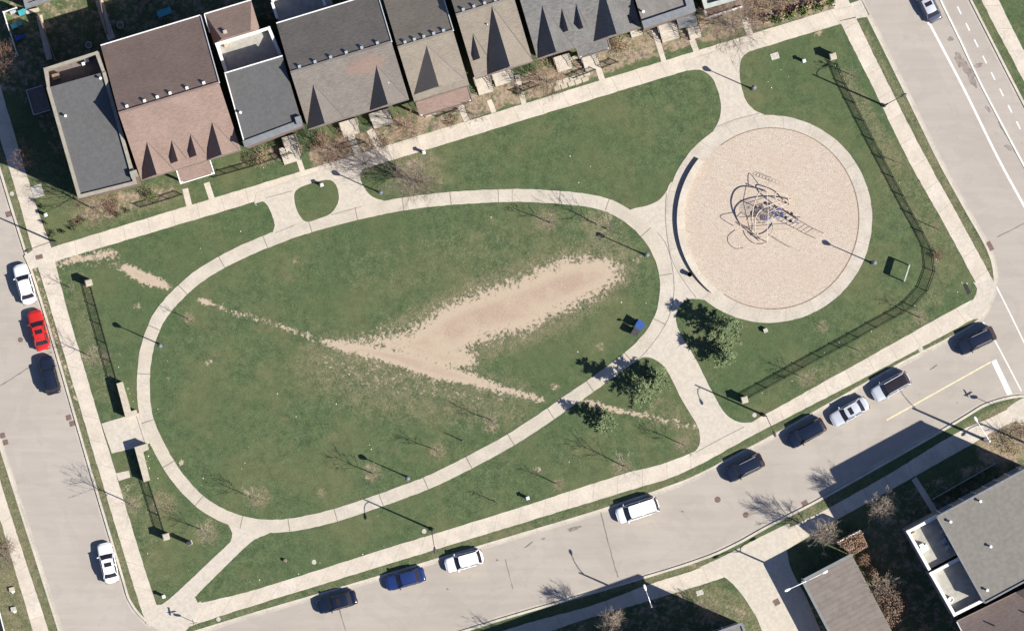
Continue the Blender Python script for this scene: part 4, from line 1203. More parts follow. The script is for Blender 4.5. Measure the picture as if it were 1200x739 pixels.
iron_fence('park_fence', 'dark picket fence from the lower gateway wall to the lower left pier', [(174, 563), (184, 594), (193, 624)], 1.18, 2.4, picket=.115, pw=.025)
iron_fence('garden_fence', 'black iron garden fence below the right gable of the brown house', [(250, 208), (297, 195), (343, 180)], 1.0, 1.6)
iron_fence('garden_fence', 'black iron garden fence below the left gable of the brown house', [(165, 243), (190, 236), (214, 228)], 1.0, 1.6)
iron_fence('garden_fence', 'black iron garden fence in front of the left part of the wide house', [(400, 175), (428, 167)], .95, 1.0)
iron_fence('garden_fence', 'black iron garden fence in front of the slate house gable', [(672, 92), (698, 82)], .95, .9)
iron_fence('garden_fence', 'black iron garden fence in front of the slate house centre', [(706, 80), (724, 73)], .95, .9)
iron_fence('garden_fence', 'black iron garden fence in front of the brick porch', [(512, 137), (536, 128)], .95, 1.1)
iron_fence('garden_fence', 'black iron garden fence in front of the tan dormer house', [(606, 110), (632, 100)], .95, .9)

def pier(px, py, label, s=.78, h=1.5):
    x, y = XY(px, py)
    root = thing('stone_pier', label, 'pier', (x, y, ZG), .25, 'stone piers at the fence ends')
    q = MB(); q.box((0, 0, h / 2), (s - .1, s - .1, h)); q.build('shaft', M['stone'], root)
    q = MB(); q.box((0, 0, h + .05), (s, s, .12)); q.box((0, 0, h + .14), (s - .14, s - .14, .06)); q.build('cap', M['cap'], root)
pier(105, 331.5, 'square cream stone pier at the top of the left fence')
pier(195.5, 628, 'square cream stone pier at the bottom of the left fence')
pier(975.5, 67, 'square cream stone pier at the top right start of the long fence')
pier(872, 468, 'square cream stone pier at the lower end of the long fence by the street lamp')

def low_wall(pts, label, h=1.25):
    P = pxl(pts)
    o = P[0]
    root = thing('gateway_wall', label, 'wall', (*o, ZG), 0, 'gateway walls at the west entrance')
    q = MB(); q.prism([(x - o[0], y - o[1]) for x, y in P], 0, h); q.build('wall_body', M['stone'], root)
    c = Vector((sum(p[0] for p in P) / len(P), sum(p[1] for p in P) / len(P)))
    q = MB()
    PP = [Vector((x - o[0], y - o[1])) for x, y in P]
    L, Rr = offsets([tuple(p) for p in PP], .05 if area(P) < 0 else -.05, 0, True)
    q.prism([tuple(p) for p in L], h, h + .12); q.build('coping', M['cap'], root)
low_wall([(138, 449), (144, 447), (154, 481.5), (160, 480), (161.5, 485), (148.5, 489)], 'upper cream L shaped stone wall at the left park entrance')
low_wall([(159, 523.5), (173, 519.5), (174.5, 526), (168, 529), (176, 562), (170, 564)], 'lower cream L shaped stone wall at the left park entrance')

# curved seat wall round the west side of the playground
arc_o = []; arc_i = []
for i in range(61):
    a = math.radians(140 + (232 - 140) * i / 60)
    arc_o.append(XY(903 + 109.5 * math.cos(a), 257 - 110.5 * math.sin(a)))
root = thing('seat_wall', 'long curved concrete seat wall along the left side of the playground', 'wall', (*XY(795, 262), ZG + .03))
q = MB(); ribbon(q, arc_o, 0.0, -.62 if False else .62, .46, side=0.0); 
for e in (0, 60):
    pass
sw = q.build('wall_body', M['cap'], root)
sw.location = (-root.location.x, -root.location.y, 0)
q = MB(); ribbon(q, arc_o, -.04, .66, .52, side=.45)
sc_ = q.build('seat_top', M['walk'], root); sc_.location = (-root.location.x, -root.location.y, 0)

# ------------------------------------------------------------------ cars
def paint(name, c, rough=0.25, metal=0.0):
    return simple(name, c, rough, 0.04, 1.0, metal, 0.5, 0.6)
P_WHITE = paint('white_car_paint', (0.78, 0.78, 0.78)); P_RED = paint('red_car_paint', (0.48, 0.022, 0.016)); P_NAVY = paint('dark_navy_car_paint', (0.010, 0.014, 0.028))
P_BLACK = paint('black_car_paint', (0.007, 0.012, 0.026)); P_BLUE = paint('blue_car_paint', (0.014, 0.030, 0.115)); P_SILVER = paint('silver_car_paint', (0.50, 0.53, 0.57), 0.35, 0.2)
P_GREY = paint('grey_car_paint', (0.10, 0.115, 0.15), 0.3, 0.2)

CAR = {  # L, W, H, belt, hood z, deck z, (windscreen base x, roof front x, roof rear x, rear glass base x) as fractions of L from the middle (+ = front)
    'sedan': (4.75, 1.84, 1.44, .97, .86, .98, (.215, .075, -.235, -.355)),
    'hatch': (4.55, 1.84, 1.58, 1.02, .92, 1.05, (.235, .095, -.33, -.43)),
    'suv':   (4.75, 1.90, 1.70, 1.10, 1.02, 1.10, (.235, .115, -.375, -.455)),
    'van':   (5.10, 1.98, 1.76, 1.08, .98, 1.08, (.305, .165, -.395, -.462)),
}
def car(px, py, dx, dy, kind, mat, name, label, sunroof=False, rails=False, roofmat=None, scale=1.0, glassroof=False):
    x, y = XY(px, py)
    L, Wd, Ht, belt, hood, deck, (xa, xb, xc, xd) = CAR[kind]
    L *= scale
    root = thing(name, label, 'car' if kind != 'van' else 'minivan', (x, y, 0.004), math.atan2(-dy, dx), 'cars parked along the kerbs')
    hw = Wd / 2
    xa, xb, xc, xd = xa * L, xb * L, xc * L, xd * L
    N = 30
    V = []; F = []
    for i in range(N + 1):
        t = -1 + 2 * i / N
        t = math.copysign(1 - (1 - abs(t)) ** 1.35, t)
        xx = t * L / 2
        e = abs(t)
        w = hw * (1 - .13 * e ** 3 - .0 * e) * (1 - max(0, (e - .90) / .10) ** 2.2 * .30)
        if xx > xa: zt = belt + (hood - belt) * min(1, (xx - xa) / (.5 * L - xa) / .75); zt -= .20 * max(0, (t - .82) / .18) ** 2
        elif xx < xd: zt = belt + (deck - belt) * min(1, (xd - xx) / .25); zt -= .16 * max(0, (e - .90) / .10) ** 2
        else: zt = belt
        lo = .20 + .12 * max(0, (e - .8) / .2)
        half = [(0, zt + .035), (.45 * w, zt + .028), (.80 * w, zt + .002), (.955 * w, zt - .06), (w, zt - .20), (w, .55), (.985 * w, .34), (.9 * w, lo), (0, lo)]
        sec = half + [(-a, b) for a, b in half[-2:0:-1]]
        m = len(sec)
        V += [(xx, a, b) for a, b in sec]
        if i:
            for k in range(m): F.append(((i - 1) * m + k, (i - 1) * m + (k + 1) % m, i * m + (k + 1) % m, i * m + k))
    F.append(tuple(range(m))); F.append(tuple(N * m + k for k in range(m - 1, -1, -1)))
    b = MB(); b.add(V, F); body = b.build('body', mat, root, smooth=True)
    # greenhouse: slightly rounded glass house, roof panel above it
    wb, wr = hw * .90, hw * .70
    zr = Ht - .05
    def ring(xf, xr, w, z, n=5, bow=.07):
        r = []
        for k in range(n + 1): t = -1 + 2 * k / n; r.append((xf + bow * (1 - t * t), t * w, z))
        for k in range(n + 1): t = 1 - 2 * k / n; r.append((xr - bow * (1 - t * t), t * w, z))
        return r
    B0 = ring(xa + .02, xd - .02, wb, belt - .01, bow=.10); B1 = ring(xb, xc, wr, zr, bow=.06)
    n = len(B0)
    def panel(nm, idx, ins=0.0, up=0.0, material=None):
        q = MB()
        for k in idx: q.add([B0[k], B0[(k + 1) % n], B1[(k + 1) % n], B1[k]], [(0, 1, 2, 3)])
        return q.build(nm, material or M['carglass'], root, smooth=True)
    panel('windshield', range(0, 5)); panel('rear_window', range(6, 11))
    panel('side_window', [5]); panel('side_window', [11])
    # roof panel
    q = MB()
    rows = 8; colsn = 6
    vs = []; fs = []
    xf, xr = xb + .10, xc - .09
    for i in range(rows + 1):
        t = i / rows
        xx = xf + (xr - xf) * t
        for k in range(colsn + 1):
            u = -1 + 2 * k / colsn
            bowx = (.07 * (1 - u * u)) * (1 - 2 * t)
            zz = Ht - .055 + .055 * (1 - u ** 2) * (1 - (2 * t - 1) ** 4 * .5) - .02 * abs(2 * t - 1) ** 4
            vs.append((xx + bowx, u * (wr + .03), zz))
    for i in range(rows):
        for k in range(colsn): a = i * (colsn + 1) + k; fs.append((a, a + 1, a + colsn + 2, a + colsn + 1))
    nb = len(vs)
    q.add(vs, fs); 
    rf = q.build('roof', roofmat or mat, root, smooth=True)
    # pillars
    for s in (1, -1):
        for (p0, p1) in (((xa, s * wb, belt), (xb + .02, s * wr, zr)), ((xd, s * wb, belt), (xc - .02, s * wr, zr)), ((xa * .1 + xd * .28, s * (wb + .004), belt), (xb * .2 + xc * .28, s * (wr + .006), zr))):
            q = MB(); q.beam(p0, p1, .09, .07); q.build('pillar', mat, root)
        q = MB(); q.beam((xb + .05, s * wr, zr), (xc - .05, s * wr, zr), .08, .08); q.build('roof_edge', mat, root)
    if sunroof:
        q = MB(); xm = xb - .52; q.box((xm, 0, Ht + .012), (.48, .84, .02)); q.build('sunroof', M['carglass'], rf)
    if rails:
        for s in (1, -1):
            q = MB(); q.tube([(xb - .15, s * wr * .93, Ht - .05), (xb - .3, s * wr * .93, Ht + .05), (xc + .3, s * wr * .93, Ht + .05), (xc + .12, s * wr * .93, Ht - .05)], .03, 6); q.build('roof_rail', M['galv'], root)
    for sx, s in ((1, 1), (1, -1), (-1, 1), (-1, -1)):
        wx, wy = sx * L * .295 + (.03 if sx > 0 else -.03), s * (hw - .10)
        hub = bpy.data.objects.new('wheel', None); COL.objects.link(hub); hub.parent = root; hub.location = (wx, wy, .335)
        q = MB(); q.tube([(0, -.11, 0), (0, -.085, 0), (0, .085, 0), (0, .11, 0)], [.30, .333, .333, .30], 20); q.build('tyre', M['rubber'], hub, smooth=False)
        q = MB(); q.tube([(0, -.113, 0), (0, .113, 0)], .215, 16); q.build('rim', M['rim'], hub)
        q = MB(); q.lathe([(.39, 0), (.39, .004)], (0, 0, 0), 4)
    for s in (1, -1):
        q = MB(); q.add([(L * .485, s * hw * .46, hood - .18), (L * .435, s * hw * .83, hood - .12), (L * .39, s * hw * .86, hood - .055), (L * .455, s * hw * .52, hood - .095), (L * .492, s * hw * .46, hood - .30), (L * .44, s * hw * .86, hood - .27)], [(0, 1, 2, 3), (4, 5, 1, 0)]); 
        q.v = [(a + .02, b_ * 1.01, c + .035) for a, b_, c in q.v]
        q.build('headlight', M['headlight'], root)
        q = MB(); q.box((-L * .478, s * hw * .66, deck - .16), (.16, .40, .17), -s * .25); q.build('taillight', M['taillight'], root)
        q = MB(); q.box((xa - .16, s * (hw + .07), belt + .05), (.12, .22, .13), s * .2); q.build('mirror', mat, root)
        for xx in (xa * .15, xd * .55): 
            q = MB(); q.box((xx, s * (hw + .004), belt - .19), (.2, .03, .03)); q.build('handle', mat, root)
    q = MB(); q.box((-L / 2 - .0, 0, .62), (.03, .5, .14)); q.build('number_plate', M['plate'], root)
    q = MB(); q.box((L / 2 - .02, 0, .58), (.05, .9, .16)); q.build('grille', M['black'], root)
    q = MB(); q.box((0, 0, .24), (L * .8, hw * 1.7, .1)); q.build('underbody', M['black'], root)
    return root
car(29.5, 333, -.27, -.96, 'sedan', P_WHITE, 'parked_car', 'white sedan at the left kerb just above the red car', False)
car(46, 387, -.25, -.97, 'sedan', P_RED, 'parked_car', 'bright red car with a dark sunroof at the left kerb', True)
car(58.5, 439.5, -.25, -.97, 'hatch', P_NAVY, 'parked_car', 'dark navy car at the left kerb below the red car', glassroof=True)
car(127, 659, -.22, -.975, 'sedan', P_WHITE, 'parked_car', 'white sedan with a dark sunroof alone near the lower left corner', True)
car(395, 704.5, -.962, .272, 'sedan', P_BLACK, 'parked_car', 'black sedan with a sunroof, lowest car on the street below the park', True)
car(475, 677.5, -.962, .272, 'sedan', P_BLUE, 'parked_car', 'deep blue sedan between the black sedan and the white hatchback', False)
car(544, 656.5, -.962, .272, 'hatch', P_WHITE, 'parked_car', 'white hatchback next to the blue sedan', False)
car(747, 597, -.950, .312, 'van', P_WHITE, 'parked_minivan', 'white minivan parked alone midway along the lower street', False)
car(872, 547.5, -.898, .44, 'suv', P_NAVY, 'parked_car', 'dark blue wagon with bright roof rails, first of the right hand row', False, True)
car(944.5, 507, -.875, .485, 'suv', P_BLACK, 'parked_car', 'black wagon parked behind the silver sedan', False)
car(995, 482, -.872, .49, 'sedan', P_SILVER, 'parked_car', 'silver sedan with a dark sunroof between two wagons', True)
car(1043.5, 452.5, -.872, .49, 'suv', P_SILVER, 'parked_car', 'silver wagon with a dark glass roof', False, False, M['carglass'])
car(1143, 399, -.905, .425, 'suv', P_NAVY, 'parked_car', 'dark blue wagon with bright roof rails at the right street corner', False, True)
car(1086.5, 4, -.44, -.898, 'sedan', P_GREY, 'parked_car', 'grey blue car with silver roof at the top right edge', True, False, P_SILVER)

# ------------------------------------------------------------------ lamps, signs
def park_lamp(px, py, label):
    x, y = XY(px, py)
    root = thing('park_lamp', label, 'lamp post', (x, y, ZG), 0, 'lamps in the park')
    q = MB(); q.lathe([(.20, 0), (.20, .12), (.13, .2), (.10, .7), (.075, .8)], n=14); q.build('base', M['darkgrey'], root)
    q = MB(); q.tube([(0, 0, .7), (0, 0, 4.55)], [.075, .055], 10); q.build('pole', M['darkgrey'], root)
    q = MB(); q.lathe([(.08, 4.5), (.14, 4.55), (.30, 5.0), (.30, 5.05)], n=16); q.build('lantern', M['lampgrey'], root)
    q = MB(); q.lathe([(.31, 5.05), (.31, 5.09), (.20, 5.24), (.05, 5.32)], n=8); q.build('cap', M['lampcap'], root)
for x, y, l in ((190.5, 404.5, 'grey park lamp on the lawn beside the left bend of the loop path'), (447, 226.5, 'grey park lamp beside the bushy twig tree near the grass island'), (757, 299, 'grey park lamp at the right end of the bare earth patch'),
                (881.5, 104.5, 'grey park lamp beside the upper link path'), (1021.5, 308, 'grey park lamp at the outer edge of the playground ring'), (478.5, 559, 'grey park lamp near the lower edge of the loop path')):
    park_lamp(x, y, l)

def street_lamp(px, py, h, arms, label, col='galv', thick=1.0):
    x, y = XY(px, py)
    root = thing('street_lamp', label, 'street lamp', (x, y, ZG), 0, 'street lamps around the park')
    q = MB(); q.lathe([(.22, 0), (.22, .3), (.14, .45)], n=12); q.build('base', M['darkgrey'], root)
    q = MB(); q.tube([(0, 0, .3), (0, 0, h)], [.12 * thick, .075 * thick], 10); q.build('pole', M[col], root)
    for ax, ay in arms:
        ax, ay = ax / 10, -ay / 10
        q = MB(); q.tube([(0, 0, h - .55), (ax * .25, ay * .25, h - .1), (ax * .6, ay * .6, h + .15), (ax, ay, h + .2)], [.05, .045, .04, .035], 8); q.build('arm', M[col], root)
        d = Vector((ax, ay, 0)).normalized()
        q = MB()
        c = Vector((ax, ay, h + .2))
        q.tube([c - d * .1, c + d * .1, c + d * .35, c + d * .6, c + d * .68], [.06, .13, .17, .13, .04], 10)
        q.v = [(a, b, h + .2 + (z - h - .2) * .55) for a, b, z in q.v]
        hd = q.build('lamp_head', M['whitepaint' if col != 'darkgrey' else 'darkgrey'], root, smooth=True)
        q = MB(); cc = c + d * .38; q.lathe([(.03, h + .06), (.12, h + .10), (.12, h + .13)], (cc.x, cc.y, 0), 12); q.build('lens', M['lampgrey'], hd)
street_lamp(507, 620, 7.4, [(3, 18)], 'street lamp on the lower lawn with its arm over the sidewalk', 'darkgrey')
street_lamp(895, 486, 7.4, [(8, 18)], 'street lamp beside the lower right fence pier', 'darkgrey')
street_lamp(65, 284, 7.4, [(-24, 9)], 'street lamp at the upper left sidewalk corner', 'darkgrey')
street_lamp(1036, 124, 7.7, [(15, -8)], 'street lamp by the right sidewalk above the playground', 'darkgrey')
street_lamp(1154, 515, 7.6, [(-15, -23)], 'white armed street lamp at the corner below the right street', 'whitepaint', 1.5)
street_lamp(762, 707, 7.5, [(-7, -20)], 'pale street lamp standing in shade beside the lower street sidewalk', 'galv', 1.2)
street_lamp(940, 678, 7.2, [(-18, 8), (20, -10)], 'twin armed street lamp at the brown garage corner', 'whitepaint', 1.2)
street_lamp(1222, 528, 7.0, [(-12, 12)], 'street lamp just outside the right edge of the photo', 'darkgrey')

def street_sign(px, py, h, label, ang):
    x, y = XY(px, py)
    root = thing('street_sign', label, 'sign', (x, y, ZG), ang, 'street signs at the corners')
    q = MB(); q.tube([(0, 0, 0), (0, 0, h)], .035, 8); q.build('pole', M['galv'], root)
    q = MB(); q.box((.0, .05, h - .12), (.95, .03, .22)); q.build('name_plate', M['darkgreen'], root)
    q = MB(); q.box((.0, 0, h + .14), (.03, .95, .22)); q.build('name_plate', M['darkgreen'], root)
    q = MB(); q.lathe([(.34, 0), (.34, .02)], n=8); q.v = [(a, -c - .05, b + h - .7) for a, b, c in q.v]; q.build('sign_plate', M['taillight'], root)
street_sign(1163, 474, 2.6, 'street sign with crossed plates at the right hand corner', .5)
street_sign(228, 728.5, 2.6, 'street sign with crossed plates at the lower left corner', .2)

def post(px, py, label, h=1.0, name='marker_post'):
    x, y = XY(px, py)
    root = thing(name, label, 'post', (x, y, ZG), .3, 'white topped marker posts on the lawns')
    q = MB(); q.box((0, 0, h / 2 - .05), (.26, .26, h - .1)); q.build('post_body', M['darkgreen'], root)
    q = MB(); q.box((0, 0, h), (.38, .38, .10)); q.box((0, 0, h + .07), (.22, .22, .05)); q.build('cap', M['whitepaint'], root)
for x, y, l in ((942, 72, 'white topped marker post near the top right pier'), (377.5, 217, 'white topped marker post on the small grass island'), (497, 179, 'white topped marker post below the north sidewalk'),
                (618.5, 583, 'white topped marker post on the lower lawn near the sidewalk'), (54.5, 252, 'white topped marker post in the corner house garden'), (192.5, 698, 'white topped marker post at the lower left corner of the park')):
    post(x, y, l)

x, y = XY(222.5, 635.5)
root = thing('notice_column', 'slim dark notice column beside the lower left stone pier', 'column', (x, y, ZG), .35)
q = MB(); q.box((0, 0, .05), (.62, .5, .1)); q.build('base', M['plaza'], root)
q = MB(); q.box((0, 0, 1.0), (.42, .30, 1.85)); q.build('panel', M['darkgreen'], root)
q = MB(); q.box((0, 0, 1.96), (.5, .38, .08)); q.build('cap', M['darkgrey'], root)
x, y = XY(542, 516)
root = thing('stake', 'thin wooden tree stake standing alone on the lower lawn', 'stake', (x, y, ZG))
q = MB(); q.tube([(0, 0, 0), (0, 0, 2.0)], [.06, .045], 7); q.build('shaft', M['wood'], root)
q = MB(); q.tube([(0, 0, 1.98), (0, 0, 2.06)], [.06, .03], 7); q.build('tip', M['wood'], root)

# park notice board on two posts
a, b = Vector(XY(1064.6, 310.5)), Vector(XY(1058.5, 329.5))
mid = (a + b) / 2
root = thing('park_sign', 'dark notice board on two posts with a white top rail inside the curved fence', 'sign', (mid.x, mid.y, ZG))
O = (mid.x, mid.y, 0)
for p in (a, b):
    q = MB(); q.box((p.x, p.y, 1.03), (.10, .10, 2.06), .3); q.build('post', M['galv'], root, O)
q = MB(); q.beam((a.x, a.y, 1.78), (b.x, b.y, 1.78), .05, .58); q.build('board', M['darkgreen'], root, O)
q = MB(); q.beam((a.x, a.y, 2.1), (b.x, b.y, 2.1), .15, .07); q.build('top_rail', M['coverplate'], root, O)

# recycling bins
def bin_(px, py, mat, lidmat, label, s=.72, h=1.15):
    x, y = XY(px, py)
    root = thing('recycling_bin', label, 'bin', (x, y, ZG), -.55)
    q = MB(); q.add([(-s * .4, -s * .4, 0), (s * .4, -s * .4, 0), (s * .4, s * .4, 0), (-s * .4, s * .4, 0), (-s / 2, -s / 2, h), (s / 2, -s / 2, h), (s / 2, s / 2, h), (-s / 2, s / 2, h)], [(3, 2, 1, 0), (4, 5, 6, 7), (0, 1, 5, 4), (1, 2, 6, 5), (2, 3, 7, 6), (3, 0, 4, 7)]); q.build('bin_body', M[mat], root)
    q = MB(); q.box((0, .02, h + .04), (s * 1.08, s * 1.12, .09)); q.box((0, -s * .52, h + .04), (s * .6, .1, .06)); q.build('lid', M[lidmat], root)
    for sx in (-1, 1):
        q = MB(); q.tube([(sx * s * .42, s * .42, .14), (sx * s * .52, s * .42, .14)], .14, 12); q.build('wheel', M['rubber'], root)
bin_(749.5, 380.5, 'blue', 'blue', 'bright blue recycling bin beside the right bend of the loop path', .85, 1.2)
bin_(744.5, 389, 'darkgrey', 'darkgrey', 'dark grey bin beside the bright blue bin', .75, 1.15)
x, y = XY(743, 382)
root = thing('sign_post', 'small round topped sign post behind the blue bin', 'sign', (x, y, ZG), .5)
q = MB(); q.tube([(0, 0, 0), (0, 0, 1.75)], .03, 7); q.build('pole', M['galv'], root)
q = MB(); q.box((0, 0, 1.6), (.4, .04, .34)); q.build('sign_plate', M['darkgreen'], root)
for px, py, l in ((897, 387, 'small grey pedestal on the lawn below the playground ring'), (808, 321.5, 'dark litter basket on the path beside the seat wall'), (334, 656, 'low dark tree stump on the lower left lawn')):
    x, y = XY(px, py)
    if 'pedestal' in l:
        root = thing('pedestal', l, 'pedestal', (x, y, ZG), .4)
        q = MB(); q.box((0, 0, .25), (.42, .42, .5)); q.build('shaft', M['darkgreen'], root)
        q = MB(); q.box((0, 0, .53), (.48, .48, .07)); q.build('top', M['coverplate'], root)
    elif 'basket' in l:
        root = thing('litter_basket', l, 'bin', (x, y, ZG + .04), 0)
        q = MB(); q.lathe([(.22, 0), (.27, .75), (.24, .75), (.20, .1)], n=16); q.build('basket', M['iron'], root)
        q = MB(); q.lathe([(.29, .74), (.29, .79), (.24, .79), (.24, .74)], n=16); q.build('rim', M['black'], root)
    else:
        root = thing('tree_stump', l, 'stump', (x, y, ZG), 0)
        q = MB(); q.lathe([(.24, 0), (.19, .1), (.17, .38), (.16, .40)], n=12); q.build('stump', M['bark'], root)
        q = MB(); q.lathe([(.15, .40), (.15, .405)], n=12); q.build('cut_face', M['wood'], root)
# planted strip plaque at the right corner lawn
x, y = XY(1133.5, 338.5)
root = thing('floor_grille', 'dark slatted grille strip set in the lawn at the right corner of the park', 'grille', (x, y, ZG), math.radians(-64))
q = MB(); q.box((0, 0, .01), (1.25, .42, .06)); q.build('frame', M['darkgrey'], root)
q = MB()
for i in range(9): q.box((-.56 + i * .14, 0, .05), (.05, .36, .03))
q.build('bars', M['black'], root)

# ------------------------------------------------------------------ playground climber
px0, py0 = 905, 250
o = XY(px0, py0)
root = thing('climbing_frame', 'large climbing frame of curved tubes, nets and a ladder in the wood chip circle', 'play structure', (*o, ZG + .03))
def Cp(cx, cy, z, shadow=True):
    """crop coordinates of the climber; shadow=True: where the tube's shade falls, so the tube is z up along the light"""
    px = 830 + cx / 7.3875; py = 190 + cy / 7.3875
    x, y = XY(px, py)
    if shadow:
        k = z / math.tan(SUN_EL)
        x += .9157 * k; y -= .4019 * k
    return (x - o[0], y - o[1], z)
def arch(pts, r, mat, nm='arch', shadow=True, n=8):
    P = [Vector(Cp(*p, shadow)) for p in pts]
    out = []
    m = len(P)
    for i in range(m - 1):
        p0, p1, p2, p3 = P[max(0, i - 1)], P[i], P[i + 1], P[min(m - 1, i + 2)]
        for k in range(6):
            t = k / 6
            out.append(.5 * ((2 * p1) + (p2 - p0) * t + (2 * p0 - 5 * p1 + 4 * p2 - p3) * t * t + (3 * p1 - p0 - 3 * p2 + p3) * t ** 3))
    out.append(P[-1])
    for q_ in out: q_.z = max(.02, q_.z)
    q = MB(); q.tube(out, r, n); return q.build(nm, M[mat], root, smooth=True)
arch([(500, 250, 0), (410, 222, .9), (300, 207, 1.7), (230, 240, 2.2), (197, 320, 2.3), (205, 400, 2.1), (245, 490, 1.6), (300, 565, 1.0), (450, 685, 0)], .075, 'creamtube')
arch([(725, 328, 0), (620, 302, .7), (500, 293, 1.4), (380, 305, 1.9), (280, 340, 2.1), (228, 400, 2.2), (235, 460, 2.0), (270, 530, 1.6), (330, 565, .9), (420, 640, .3), (455, 690, 0)], .075, 'creamtube')
arch([(410, 215, 1.9), (430, 195, 2.0), (560, 243, 1.4), (640, 320, .7), (700, 370, 0)], .065, 'creamtube')
arch([(415, 222, 1.9), (450, 270, 1.7), (590, 385, 1.0), (720, 460, .4), (760, 500, 0)], .065, 'creamtube')
arch([(555, 520, 0), (500, 590, .6), (420, 625, .9), (340, 600, 1.0), (290, 560, .8), (240, 520, 0)], .065, 'creamtube')
arch([(230, 585, .9), (170, 640, 1.2), (175, 700, 1.1), (230, 745, .7), (300, 740, .3)], .035, 'creamtube')
arch([(505, 700, 0), (400, 702, .3), (330, 650, .5), (300, 590, .5)], .045, 'creamtube')
arch([(230, 430, 1.8), (100, 468, 2.1), (215, 550, 1.4)], .04, 'creamtube')
arch([(345, 210, 1.6), (352, 95, 2.2), (440, 200, 1.7)], .04, 'creamtube')
arch([(515, 620, 0), (600, 680, .9), (700, 735, 1.3)], .03, 'creamtube')
arch([(300, 560, .3), (420, 550, .9), (520, 540, 1.2), (680, 530, 1.2)], .03, 'creamtube')
# coil of small loops at the top
pts = []
for i in range(60):
    t = i / 59
    a = t * 2 * math.pi * 5.5
    pts.append(Cp(395 + 150 * t + 22 * math.cos(a), 95 + 55 * t + 18 * math.sin(a), 1.0 + .15 * math.sin(a), True))
q = MB(); q.tube(pts, .02, 5); q.build('spring_coil', M['creamtube'], root)
# round rope net: rings and radials
def net(cx, cy, z, R_, rings, rad, mat, rr=.016, dz=.5, shadow=True, nm='rope_net'):
    c = Vector(Cp(cx, cy, z, shadow)); q = MB()
    for k in range(1, rings + 1):
        rk = R_ * k / rings
        q.tube([(c.x + rk * math.cos(2 * math.pi * i / 24), c.y + rk * .75 * math.sin(2 * math.pi * i / 24), c.z - dz * (k / rings) ** 1.5) for i in range(25)], rr, 4)
    for i in range(rad):
        a = 2 * math.pi * i / rad
        q.tube([(c.x + R_ * t * math.cos(a), c.y + R_ * .75 * t * math.sin(a), c.z - dz * t ** 1.5) for t in (0, .4, .7, 1)], rr, 4)
    return q.build(nm, M[mat], root)
net(345, 390, 1.7, 1.35, 8, 14, 'creamtube', .011, .3)
net(385, 435, 1.2, .52, 7, 14, 'blueweave', .035, .2, True, 'blue_basket')
# wavy climbing rail
pts = []
for i in range(80):
    t = i / 79
    pts.append(Cp(370 + 250 * t, 430 - 10 * t - 34 * abs(math.sin(t * math.pi * 4.0)) + 26 * math.sin(t * 30), 1.1 + .3 * math.sin(t * 9), True))
q = MB(); q.tube(pts, .045, 6); q.build('wavy_rail', M['bronze'], root)
for (x0, x1, y0) in ((250, 340, 470), (330, 420, 495), (400, 440, 520), (455, 475, 490)):
    arch([(x0, y0, .2), ((x0 + x1) / 2 - 10, y0 - 35, 1.0), (x1, y0, .3)], .035, 'bronze', 'step_loop')
# masts and pale tubes
for (x_, y_, h_) in ((510, 430, 2.9), (505, 690, 1.8), (680, 360, 1.9), (500, 260, 2.2), (770, 480, 1.9), (745, 530, 1.9)):
    p = Cp(x_, y_, 0, False); q = MB(); q.tube([p, (p[0], p[1], h_)], .05, 8); q.build('mast', M['creamtube'], root)
for a_, b_ in (((500, 260, 2.1), (510, 430, 2.6)), ((510, 430, 2.6), (505, 690, 1.7)), ((510, 440, 2.3), (685, 355, 1.85)), ((500, 520, 1.0), (570, 450, 1.6)), ((505, 480, 1.3), (580, 440, 1.3))):
    q = MB(); q.tube([Cp(*a_, False), Cp(*b_, False)], .03, 6); q.build('pale_tube', M['palegrey'], root)
net(535, 490, 1.5, .62, 5, 10, 'palegrey', .016, .9, False, 'white_net')
for (x_, y_, m_) in ((610, 405, 'blueweave'), (565, 440, 'blueweave'), (630, 450, 'blueweave'), (520, 445, 'bronze'), (715, 450, 'black'), (665, 480, 'black'), (705, 510, 'black'), (640, 415, 'bronze')):
    p = Cp(x_, y_, 1.4, False); q = MB(); q.lathe([(.17, p[2]), (.20, p[2] + .04), (.18, p[2] + .1)], (p[0], p[1], 0), 12); q.tube([(p[0], p[1], 0), (p[0], p[1], p[2])], .03, 6); q.build('stepping_pad', M[m_], root)
for (a_, b_) in (((760, 480), (790, 475)), ((745, 520), (775, 530)), ((755, 505), (770, 490)), ((590, 440), (560, 480)), ((600, 470), (650, 440))):
    q = MB(); q.tube([Cp(*a_, 1.6, False), Cp(*b_, 1.5, False)], .06, 6); q.build('blue_grip', M['blueweave'], root)
arch([(560, 430, 1.7), (620, 420, 1.75), (700, 470, 1.8), (770, 510, 1.8)], .035, 'palegrey', 'pale_tube', False)
arch([(580, 470, 1.7), (640, 490, 1.75), (700, 530, 1.8), (750, 545, 1.8)], .035, 'palegrey', 'pale_tube', False)
# overhead ladder towards the lamp
rl = [(-35, -18), (35, 20)]
lad = MB()
l0, l1 = Cp(800, 490, 1.9, False), Cp(1000, 615, 1.2, False)
k0, k1 = Cp(715, 545, 1.9, False), Cp(930, 660, 1.2, False)
lad.tube([l0, l1], .035, 6); lad.tube([k0, k1], .035, 6)
for i in range(9):
    t = i / 8
    lad.tube([tuple(l0[j] + (l1[j] - l0[j]) * t for j in range(3)), tuple(k0[j] + (k1[j] - k0[j]) * t for j in range(3))], .026, 5)
lad.build('ladder', M['creamtube'], root)
for p in (l1, k1):
    q = MB(); q.tube([(p[0], p[1], 0), p], .04, 6); q.build('ladder_leg', M['creamtube'], root)

